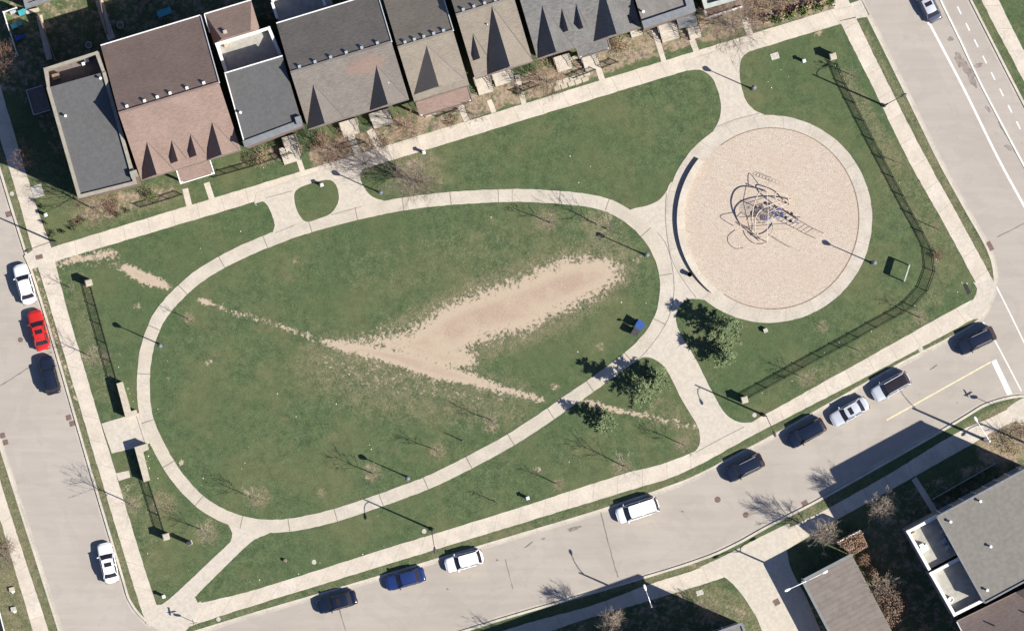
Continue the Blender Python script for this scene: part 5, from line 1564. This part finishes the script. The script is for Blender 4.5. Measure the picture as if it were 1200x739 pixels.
# ------------------------------------------------------------------ trees and plants
def bare_tree(px, py, h, r, label, seed, mat='twig', stems=1, dens=1.0, low=.30, up=.75, name='bare_tree', thick=1.0, group='bare trees', z0=ZG):
    R = random.Random(seed)
    x, y = XY(px, py)
    root = thing(name, label, 'tree', (x, y, z0), R.uniform(0, 6), group)
    T = MB(); C_ = MB()
    for s in range(stems):
        if stems > 1:
            a = 2 * math.pi * s / stems + R.uniform(-.3, .3); lean = R.uniform(.25, .75) * r
        else: a = R.uniform(0, 6.28); lean = R.uniform(0, .06) * h
        hh = h * R.uniform(.85, 1.0)
        tr = (.028 + .011 * h) * thick / (1 if stems == 1 else 1.9)
        pts = [Vector((math.cos(a) * lean * t ** 1.2 + R.uniform(-.04, .04) * h * .3, math.sin(a) * lean * t ** 1.2 + R.uniform(-.04, .04) * h * .3, hh * t)) for t in (0, .2, .4, .6, .8, 1.0)]
        pts[0] = Vector((0, 0, -.02))
        T.tube(pts, [tr * 1.25, tr, tr * .85, tr * .62, tr * .38, tr * .12], 7)
        def along(t):
            f = t * 5; i = min(4, int(f)); return pts[i].lerp(pts[i + 1], f - i)
        nb = int((9 + h * 1.9) * dens / (1 if stems == 1 else 1.7))
        for b in range(nb):
            t = low + (.97 - low) * (b + R.random() * .6) / nb
            p = along(t)
            az = b * 2.39996 + R.uniform(-.4, .4) + s
            prof = math.sin(math.pi * min(1, (t - low) / (1 - low) * .75 + .28))
            ln = r * (.35 + .75 * prof) * R.uniform(.8, 1.15)
            el = up * R.uniform(.7, 1.25) + .35 * (t - low)
            d = Vector((math.cos(az) * math.cos(el), math.sin(az) * math.cos(el), math.sin(el)))
            q = [p]
            dd = d.copy()
            for k in range(4):
                dd = (dd + Vector((R.uniform(-.2, .2), R.uniform(-.2, .2), R.uniform(0, .22)))).normalized()
                q.append(q[-1] + dd * ln / 4 * 1.1)
            br = max(.010, tr * .42 * (1 - .6 * t)) * thick ** .3
            T.tube(q, [br, br * .8, br * .6, br * .4, br * .22], 5, False)
            for k in range(int(6 * dens + 2)):
                f = R.uniform(.25, 1.0) * 4; i = min(3, int(f)); sp = q[i].lerp(q[i + 1], f - i)
                sd = (dd + Vector((R.uniform(-1, 1), R.uniform(-1, 1), R.uniform(-.35, .75))) * .85).normalized()
                sl = ln * R.uniform(.25, .5)
                mid_ = sp + sd * sl * .5 + Vector((R.uniform(-.05, .05), R.uniform(-.05, .05), .03)) * sl
                end = sp + sd * sl + Vector((0, 0, .08 * sl))
                C_.tube([sp, mid_, end], [.011, .008, .005], 3, False)
                for m_ in range(int(3 * dens + 1)):
                    ss = sp.lerp(end, R.uniform(.3, 1.0)); s2 = (sd + Vector((R.uniform(-1, 1), R.uniform(-1, 1), R.uniform(-.4, .8)))).normalized()
                    C_.tube([ss, ss + s2 * sl * R.uniform(.3, .6)], [.007, .004], 3, False)
    T.build('trunk', M['bark'], root); C_.build('crown', M[mat], root)
    return root

def pine(px, py, h, r, label, seed, name='pine_tree'):
    R = random.Random(seed)
    x, y = XY(px, py)
    root = thing(name, label, 'tree', (x, y, ZG), 0, 'pine trees by the path')
    T = MB(); T.tube([(0, 0, -.02), (.03, 0, h * .5), (0, .02, h)], [.035 * h ** .9, .02 * h ** .9, .01], 8)
    C_ = MB()
    nw = int(h * 2.4)
    for wv in range(nw):
        t = .10 + .88 * wv / nw
        z = h * t
        rr = r * (1 - t) ** .75 * R.uniform(.8, 1.15) + .15
        for b in range(R.randint(4, 6)):
            if R.random() < .10: continue
            az = R.uniform(0, 6.283); ln = rr * R.uniform(.65, 1.15)
            d = Vector((math.cos(az), math.sin(az), R.uniform(-.05, .28)))
            p0 = Vector((0, 0, z)); p1 = p0 + d * ln
            T.tube([p0, p0.lerp(p1, .5) + Vector((0, 0, .04)), p1], [.035, .022, .008], 4, False)
            ns = int(9 + 22 * ln)
            for k in range(ns):
                f = R.uniform(.22, 1.05)
                c = p0.lerp(p1, f) + Vector((R.uniform(-1, 1), R.uniform(-1, 1), R.uniform(-.5, .7))) * .16 * (1.3 - .4 * f)
                dr = (d * .6 + Vector((R.uniform(-1, 1), R.uniform(-1, 1), R.uniform(-.2, .9)))).normalized()
                sd = dr.cross(Vector((.5 + R.uniform(-.7, .7), -.25 + R.uniform(-.7, .7), 1.0))).normalized()
                l_ = R.uniform(.16, .34); w_ = R.uniform(.035, .075)
                C_.add([c - sd * w_, c + sd * w_, c + dr * l_ + sd * w_ * .3, c + dr * l_ - sd * w_ * .3], [(0, 1, 2, 3)])
    T.build('trunk', M['bark'], root); C_.build('crown', M['needle'], root)

def shrub(px, py, r, h, label, seed, mat='leafbrown', name='shrub', n=420, leaf=.11, stemmat='twig', z0=ZG, group=None, sx=1.0, sy=1.0, rot=0.0, cat='shrub'):
    R = random.Random(seed)
    x, y = XY(px, py)
    root = thing(name, label, cat, (x, y, z0), rot, group)
    T = MB()
    for i in range(int(10 + 9 * r)):
        a = R.uniform(0, 6.283); l = R.uniform(.5, 1.0)
        e = Vector((math.cos(a) * r * l * sx, math.sin(a) * r * l * sy, h * R.uniform(.6, 1.0) * (1 - .4 * l * l)))
        b0 = Vector((math.cos(a) * .3 * r * sx * R.random(), math.sin(a) * .3 * r * sy * R.random(), 0))
        T.tube([b0, b0.lerp(e, .5) + Vector((0, 0, .12 * h)), e], [.022, .015, .007], 4, False)
    C_ = MB()
    lumps = [(R.uniform(-.7, .7), R.uniform(-.7, .7), R.uniform(.35, .75)) for _ in range(7)]
    for i in range(n):
        lx, ly, lr = lumps[i % 7]
        v = Vector((R.gauss(0, 1), R.gauss(0, 1), R.gauss(0, 1))).normalized() * lr * R.uniform(.3, 1.0) ** .5
        u = Vector((lx * .8 + v.x * .75, ly * .8 + v.y * .75, 0))
        if u.length > 1.05: continue
        zz = h * max(.04, min(1.0, (.5 + v.z * .8) * (1.15 - .55 * u.length ** 2)))
        c = Vector((u.x * r * sx, u.y * r * sy, zz))
        dr = Vector((R.uniform(-1, 1), R.uniform(-1, 1), R.uniform(-.2, 1))).normalized(); sd = dr.cross(Vector((R.uniform(-1, 1), R.uniform(-1, 1), R.uniform(-1, 1)))).normalized()
        l_ = leaf * R.uniform(.7, 1.5); w_ = l_ * .32
        C_.add([c, c + dr * l_ * .5 + sd * w_, c + dr * l_, c + dr * l_ * .5 - sd * w_], [(0, 1, 2, 3)])
    T.build('stems', M[stemmat], root); C_.build('foliage', M[mat], root)

BT = [(577.5, 493, 4.4, 1.15, 'slim bare sapling right of the wooden stake on the lower lawn'), (511.5, 527.5, 3.9, 1.1, 'slim bare sapling left of the wooden stake on the lower lawn'), (438, 555, 4.7, 1.45, 'bare sapling beside the park lamp on the lower lawn'),
      (297, 583.5, 4.2, 1.7, 'bushy bare tree inside the lower left bend of the loop path'), (654.5, 566.5, 5.0, .8, 'narrow bare sapling above the white minivan'), (731, 545.5, 5.3, 1.9, 'spreading bare tree on the lower lawn nearest the junction triangle'),
      (800.5, 520.5, 4.7, 1.5, 'bare sapling in the corner of the triangle lawn'), (580, 587, 3.3, .5, 'thin bare sapling nearest the white topped post on the lower lawn'), (220.5, 373, 3.7, .6, 'thin bare sapling whose shadow crosses the left path bend'),
      (645, 261, 4.9, 1.3, 'bare sapling under the top edge of the loop path, left of the larger tree'), (712.5, 268.5, 6.6, 2.4, 'broad bare tree under the top right bend of the loop path'), (108, 418, 5.3, 1.8, 'bare tree beside the left fence opposite the red car'),
      (153, 590, 6.4, 2.1, 'bare tree beside the lower left fence whose shadow crosses the street'), (243, 623.5, 5.2, 1.7, 'bare tree near the lower left link path'), (86, 339, 3.9, .8, 'thin bare sapling left of the upper left pier'),
      (1095.5, 267, 3.0, .6, 'thin bare sapling right of the fence beside the right sidewalk'), (1078, 372, 4.4, 1.1, 'bare sapling outside the curved fence corner'), (1006.5, 411, 2.9, .6, 'small bare sapling midway along the lower fence'), (946, 444, 3.9, 1.5, 'bushy bare tree between the lower fence and the sidewalk'),
      (963, 381, 1.6, .6, 'tiny bare sapling on the lawn below the playground'), (1051, 190, 2.8, .6, 'thin bare sapling beside the fence above the curve'), (998, 88.5, 3.6, 1.1, 'bare sapling beside the top right pier')]
for i, (x, y, h, r, l) in enumerate(BT):
    bare_tree(x, y, h, r, l, 100 + i, 'twigpale' if r > 1.6 else 'twig', 1, .6 if r < 1 else .72, .36, .55, 'bare_tree', .72)
bare_tree(487, 212, 6.6, 3.3, 'large many stemmed tan twig tree on the north lawn', 200, 'twig', 11, .8, .25, .6, 'twig_tree', 1.1)
bare_tree(858, 31, 6.0, 3.6, 'wide bare twig tree at the north sidewalk beside the playground link', 201, 'twig', 8, 1.0, .3, .45, 'twig_tree')
bare_tree(388, 176, 5.0, 2.6, 'bare garden tree in front of the wide grey brown house', 202, 'twigred', 5, 1.0, .25, .6)
bare_tree(428, 192, 4.6, 2.2, 'bare garden tree beside the path link on the north sidewalk', 203, 'twig', 4, .8, .25, .7)
bare_tree(476, 150, 4.0, 1.9, 'reddish bare garden tree left of the brick porch', 204, 'twigred', 5, 1.0, .2, .6)
bare_tree(640, 96, 4.4, 2.4, 'bare garden tree in front of the slate house', 205, 'twigred', 6, .9, .2, .5)
bare_tree(555, 135, 3.4, 1.6, 'bare garden tree near the tan dormer house steps', 206, 'twig', 4, .8, .25, .6)
bare_tree(113, 246, 6.8, 2.7, 'bare tree in front of the corner house', 207, 'twigred', 1, 1.2, .3, .6)
bare_tree(962, 623, 6.6, 2.4, 'bare tree beside the driveway and the brown garage', 208, 'twigpale', 1, 1.5, .25, .75)
bare_tree(1034, 592, 7.0, 2.0, 'bare tree in the shade left of the large grey building', 209, 'twigpale', 1, 1.8, .3, .7)
bare_tree(714, 727, 7.2, 1.9, 'bare tree in the shade at the bottom edge of the photo', 210, 'twigpale', 1, 1.7, .25, .85)
bare_tree(632, 762, 6.8, 2.0, 'bare tree just below the bottom edge of the photo', 211, 'twig', 1, 1.0)
bare_tree(1034, 684, 4.6, 1.7, 'bare reddish tree between the garage and the terraces', 212, 'twigpale', 4, .9, .3, .5)
bare_tree(1206, 520, 5.2, 1.4, 'bare sapling at the right edge behind the corner street lamp', 213, 'twig', 1, .9)
bare_tree(6, 652, 3.2, 1.8, 'bare bush tree at the left edge near the lower left', 214, 'twig', 5, 1.0, .2, .6)
bare_tree(4, 72, 5.5, 2.6, 'reddish bare tree in shade at the left edge', 215, 'twigred', 4, 1.0, .3, .6)
bare_tree(30, 186, 3.4, 1.6, 'reddish bare tree at the shaded corner of the left sidewalk', 216, 'twigred', 4, 1.0, .2, .6)
bare_tree(828, 716, 3.0, 1.5, 'bare bushy tree in the dry lawn beside the driveway', 217, 'twig', 5, .9, .2, .6)

pine(851, 384, 6.4, 2.3, 'taller green pine right of the junction path', 301)
pine(849, 418, 5.2, 1.6, 'shorter green pine below the taller one at the junction path', 302)
pine(752, 456, 6.9, 2.1, 'wide green pine at the left of the triangle lawn', 303)
pine(772, 444, 4.6, 1.8, 'green pine at the right of the triangle lawn', 304)
pine(708, 493, 4.9, 1.35, 'small green pine below the worn trail', 305)

SH = [(1046, 710, 3.5, 3.2, 'leafdull', 6500, .15, 'large rounded brown leafed bush beside the ribbed garage roof'), (1026, 672, 1.3, 2.6, 'leafbrown', 700, .14, 'brown leafed bush at the right edge of the ribbed garage roof'), (1012, 655, 1.0, 3.0, 'leafbrown', 600, .14, 'brown leafed bush below the vine covered trellis'),
      (1080, 741, 1.3, 2.2, 'leaftan', 700, .12, 'yellow green bush at the bottom edge beside the brown roofed house'), (178, 230, 1.1, 1.5, 'leafgreen', 600, .10, 'round green bush below the corner house front'), (742, 30, 1.6, 1.6, 'leafgreen', 700, .11, 'green bush at the right end of the slate house'),
      (724, 52, 2.3, 1.2, 'leaftan', 800, .11, 'straw coloured bush in front of the slate house right gable'), (722, 56, 1.2, 1.5, 'leafbrown', 380, .11, 'brown bush in the slate house garden'), (642, 62, 2.0, .6, 'leaftan', 600, .10, 'low straw bush at the left gable of the slate house'),
      (306, 183, 1.5, 1.3, 'leaftan', 700, .11, 'straw coloured bush in front of the flat grey house'), (293, 187, 1.1, .8, 'leafgreen', 400, .10, 'green bush left of the straw coloured bush by the flat house'), (885, 8, 2.8, 1.6, 'leafred', 1100, .12, 'rusty red bush at the top edge beside the pale green house'),
      (915, 3, 2.4, 1.6, 'leafred', 900, .12, 'rusty red bush at the top edge above the green grasses'), (950, -4, 2.2, 1.6, 'leafbrown', 700, .12, 'brown bush at the top edge next to the right sidewalk'), (1097, 298, .9, 1.0, 'leafred', 300, .09, 'small reddish bush against the curved fence'),
      (375, 165, 1.6, .8, 'leaftan', 600, .10, 'straw coloured bush in front of the wide house left gable'), (130, 242, 1.7, .7, 'leafred', 500, .10, 'rusty low bush below the bare tree at the corner house'), (611, 108, 1.0, .8, 'leafgreen', 360, .09, 'small green bush below the tall tan gable'),
      (1178, 518, 2.2, .8, 'leaftan', 900, .11, 'straw coloured low bush at the right edge beside the corner lamp'), (1198, 506, 1.6, .9, 'leafbrown', 500, .10, 'brown low bush at the right edge near the corner'), (528, 142, 1.0, .5, 'leafred', 260, .09, 'rusty low bush below the brick porch'), (448, 168, 1.2, .7, 'leafbrown', 360, .10, 'brown low bush in the wide house garden'),
      (690, 62, .9, .8, 'leafbrown', 260, .10, 'brown low bush left of the slate house centre steps'), (8, 640, 1.5, .7, 'leafbrown', 380, .10, 'brown low bush at the left edge by the far sidewalk')]
for i, (x, y, r, h, m, n_, lf, l) in enumerate(SH):
    shrub(x, y, r, h, l, 400 + i, m, 'bush', n_, lf)
for i, (x, y) in enumerate(((52, 242), (54, 262), (61, 278), (64, 274), (76, 273), (86, 268), (89.5, 264.5), (94, 261), (99, 258), (140, 252.5), (151, 248), (43, 236))):
    shrub(x, y, .34 if i % 3 else .42, .95, 'small clipped green shrub in a row on the corner house lawn', 500 + i, 'leafgreen', 'garden_shrub', 170, .09, group='small shrubs of the corner house lawn')
for i in range(15):
    x = 901 + i * 5.3; y = 23 - i * 1.75 + (i % 3) * 2
    shrub(x, y, .5, .9, 'tuft of yellow green ornamental grass in the row above the north sidewalk', 530 + i, 'leafgreen' if i % 3 else 'leaftan', 'grass_tuft', 130, .26, group='ornamental grasses above the north sidewalk', cat='plant')

# vine covered trellis beside the brown garage
c0 = [XY(979, 634), XY(1006, 620), XY(1014, 638), XY(997, 648)]
o = c0[0]
root = thing('trellis', 'tall timber trellis overgrown with dry brown vines behind the ribbed garage', 'trellis', (*o, ZG))
O = (*o, 0)
for p in c0:
    q = MB(); q.box((p[0], p[1], 1.9), (.14, .14, 3.8), .4); q.build('post', M['wood'], root, O)
for i in range(4):
    a, b = c0[i], c0[(i + 1) % 4]
    q = MB(); q.beam((*a, 3.8), (*b, 3.8), .14, .16); q.build('top_beam', M['trim' if i == 0 else 'wood'], root, O)
    q = MB()
    for z in np.arange(.3, 3.7, .28): q.beam((*a, z), (*b, z), .03, .2)
    q.build('lattice', M['wood'], root, O)
R = random.Random(9); q = MB()
for i in range(1500):
    u, v_ = R.random(), R.random()
    a = Vector(c0[0]).lerp(Vector(c0[1]), u); b = Vector(c0[3]).lerp(Vector(c0[2]), u); p = a.lerp(b, v_)
    c = Vector((p.x, p.y, 3.75 + R.uniform(-.5, .45)))
    dr = Vector((R.uniform(-1, 1), R.uniform(-1, 1), R.uniform(-.3, .6))).normalized(); sd = dr.cross(Vector((R.uniform(-1, 1), R.uniform(-1, 1), 1))).normalized()
    l_ = R.uniform(.12, .3)
    q.add([c, c + dr * l_ * .5 + sd * l_ * .3, c + dr * l_, c + dr * l_ * .5 - sd * l_ * .3], [(0, 1, 2, 3)])
q.build('vines', M['leafbrown'], root, O)
mb = MB(); x, y = XY(996, 640)
root = thing('planter_box', 'white planter box on top among the dry vines of the trellis', 'planter', (x, y, 3.9), .4)
q = MB(); q.box((0, 0, .12), (.6, .4, .24)); q.build('box_body', M['whitepaint'], root)
q = MB(); q.box((0, 0, .245), (.5, .3, .02)); q.build('soil', M['bark'], root)

# ------------------------------------------------------------------ shaded back gardens, upper left
def board_fence(name, label, pts, h, mat, cat='fence'):
    P = pxl(pts); o = P[len(P) // 2]
    root = thing(name, label, cat, (*o, ZG)); O = (*o, 0)
    for i in range(len(P) - 1):
        q = MB(); q.beam((*P[i], h / 2 + .05), (*P[i + 1], h / 2 + .05), .05, h); q.build('boards', M[mat], root, O)
    for p in P:
        q = MB(); q.box((*p, h / 2 + .08), (.12, .12, h + .16)); q.build('post', M[mat], root, O)
board_fence('board_fence', 'pale board fence round the toy filled garden at the top left corner', [(20, 10), (5, 15), (9, 28), (14, 42), (21, 64)], 1.6, 'trim')
board_fence('board_fence', 'dark board fence between the back gardens behind the corner house', [(46, 18), (66, 72)], 1.6, 'wood')
board_fence('board_fence', 'dark board fence behind the brown double house', [(118, 0), (126, 40)], 1.6, 'wood')
board_fence('board_fence', 'grey low fence line in front of the large grey building', [(1093, 584), (1128, 564), (1165, 543)], 1.0, 'galv')
mb = MB(); ribbon(mb, pxl([(46, 18), (52, 45), (58, 70)]), -.35, .35, ZG + .02); tag(mb.build('garden_path', M['walk']), kind='structure')
mb = MB(); ribbon(mb, pxl([(116, 0), (123, 24), (131, 46)]), -.45, .45, ZG + .02); tag(mb.build('garden_path', M['walk']), kind='structure')
for x, y, s, m, l in ((26, 15, .8, 'teal', 'largest teal play slide in the sunlit garden corner'), (17, 31, .7, 'teal', 'teal play box in the shade of the garden corner'), (21, 45, .7, 'blue', 'blue play box below the teal one in the garden corner'), (15, 15, .5, 'lampgrey', 'grey play box beside the teal slide')):
    x_, y_ = XY(x, y)
    root = thing('play_box', l, 'toy', (x_, y_, ZG), .4)
    q = MB(); q.box((0, 0, .3), (s, s * .8, .6)); q.build('box_body', M[m], root)
    q = MB(); q.add([(s / 2, -s * .3, .6), (s / 2, s * .3, .6), (s * 1.4, s * .3, .05), (s * 1.4, -s * .3, .05)], [(0, 1, 2, 3)]); q.build('ramp', M[m], root)
for x, y, l in ((141, 30, 'round stone planter ring behind the brown house'), (104, 53, 'round stone planter ring behind the corner house')):
    x_, y_ = XY(x, y)
    root = thing('planter_ring', l, 'planter', (x_, y_, ZG))
    q = MB(); q.lathe([(.42, 0), (.42, .35), (.30, .35), (.30, .1)], n=20); q.build('ring', M['stone'], root)
    q = MB(); q.lathe([(.29, .1), (.29, .25)], n=16); q.build('soil', M['bark'], root)
x_, y_ = XY(193, 15)
root = thing('garden_table', 'teal covered garden table in the shade behind the brown house', 'table', (x_, y_, ZG), .35)
q = MB(); q.box((0, 0, .74), (1.7, .8, .07)); q.build('tabletop', M['teal'], root)
for sx in (-1, 1):
    for sy in (-1, 1):
        q = MB(); q.box((sx * .72, sy * .3, .36), (.08, .08, .7)); q.build('leg', M['wood'], root)
x_, y_ = XY(170, 3)
root = thing('garden_bench', 'brown wooden garden bench in shade at the top edge', 'bench', (x_, y_, ZG), .7)
q = MB(); q.box((0, 0, .44), (1.5, .5, .07)); q.build('seat', M['wood'], root)
q = MB(); q.box((0, .27, .75), (1.5, .06, .45)); q.build('backrest', M['wood'], root)
for sx in (-1, 1):
    q = MB(); q.box((sx * .65, 0, .22), (.08, .45, .42)); q.build('leg', M['wood'], root)

# garden ornaments at the lower left
for x, y, m, l in ((14, 690, 'cap', 'pinkish stone block on the lawn at the lower left edge'), (16, 713, 'coverplate', 'pale stone slab on the lawn at the lower left edge')):
    x_, y_ = XY(x, y)
    root = thing('stone_block', l, 'stone', (x_, y_, ZG), .2)
    q = MB(); q.box((0, 0, .12), (.62, .5, .26)); q.build('block', M[m], root)
    q = MB(); q.box((.1, -.3, .07), (.4, .3, .16), .5); q.build('chip', M['whitestone'], root)

# small white stones and litter on the lawns
R = random.Random(31)
proto = MB(); proto.lathe([(.05, 0), (.10, .03), (.085, .09), (.03, .12)], n=7)
proto.v = [(a * R.uniform(.8, 1.2), b * R.uniform(.8, 1.2), c) for a, b, c in proto.v]
st0 = proto.build('white_stone', M['whitestone'])
tag(st0, 'small white stone lying on the park grass', 'stone', 'white stones on the lawns')
SP = [(347, 488), (435, 526), (680, 510), (667, 541), (627, 537), (677, 412), (728, 354), (757, 355), (692, 195), (678, 214), (749, 110), (650, 154), (602, 350), (668, 183), (185, 479), (196, 423), (139, 430), (157, 462), (122, 443), (300, 280 - 40), (270, 230), (282, 271), (235, 291), (360, 243), (341, 239), (291, 523), (287, 527), (283, 549), (238, 560), (236, 568), (325, 461),
      (394, 473), (331, 258), (287, 542), (150, 568), (147, 570), (185, 560), (173, 648), (221, 668), (248, 657), (443, 604), (375, 659), (425, 649), (450, 640), (350, 672), (336, 635), (304, 679), (293, 681), (433, 521), (904, 103), (924, 90), (915, 82), (900, 96), (976, 74), (979, 77), (985, 87), (989, 93), (1005, 122), (1003, 125), (1034, 135), (1054, 214), (1057, 238), (1063, 244), (1077, 264), (1090, 289), (1097, 304), (1095, 310), (1087, 342), (1072, 358), (1021, 388), (983, 401), (966, 413), (928, 446), (893, 460), (800, 520), (794, 449), (1127, 331), (1133, 332), (1140, 340), (1122, 342), (1138, 343), (130, 443), (105, 342), (109, 345), (171, 568), (180, 590), (188, 610), (178, 577), (175, 548), (172, 540), (174, 534), (183, 600), (152, 461), (156, 470), (150, 455), (12, 683), (15, 737)]
for i, (x, y) in enumerate(SP):
    c = st0 if i == 0 else st0.copy()
    if i: COL.objects.link(c)
    x_, y_ = XY(x, y)
    c.location = (x_, y_, ZG - .01)
    k = R.uniform(.3, .8); c.scale = (k, k, k * .8); c.rotation_euler = (0, 0, R.uniform(0, 6))
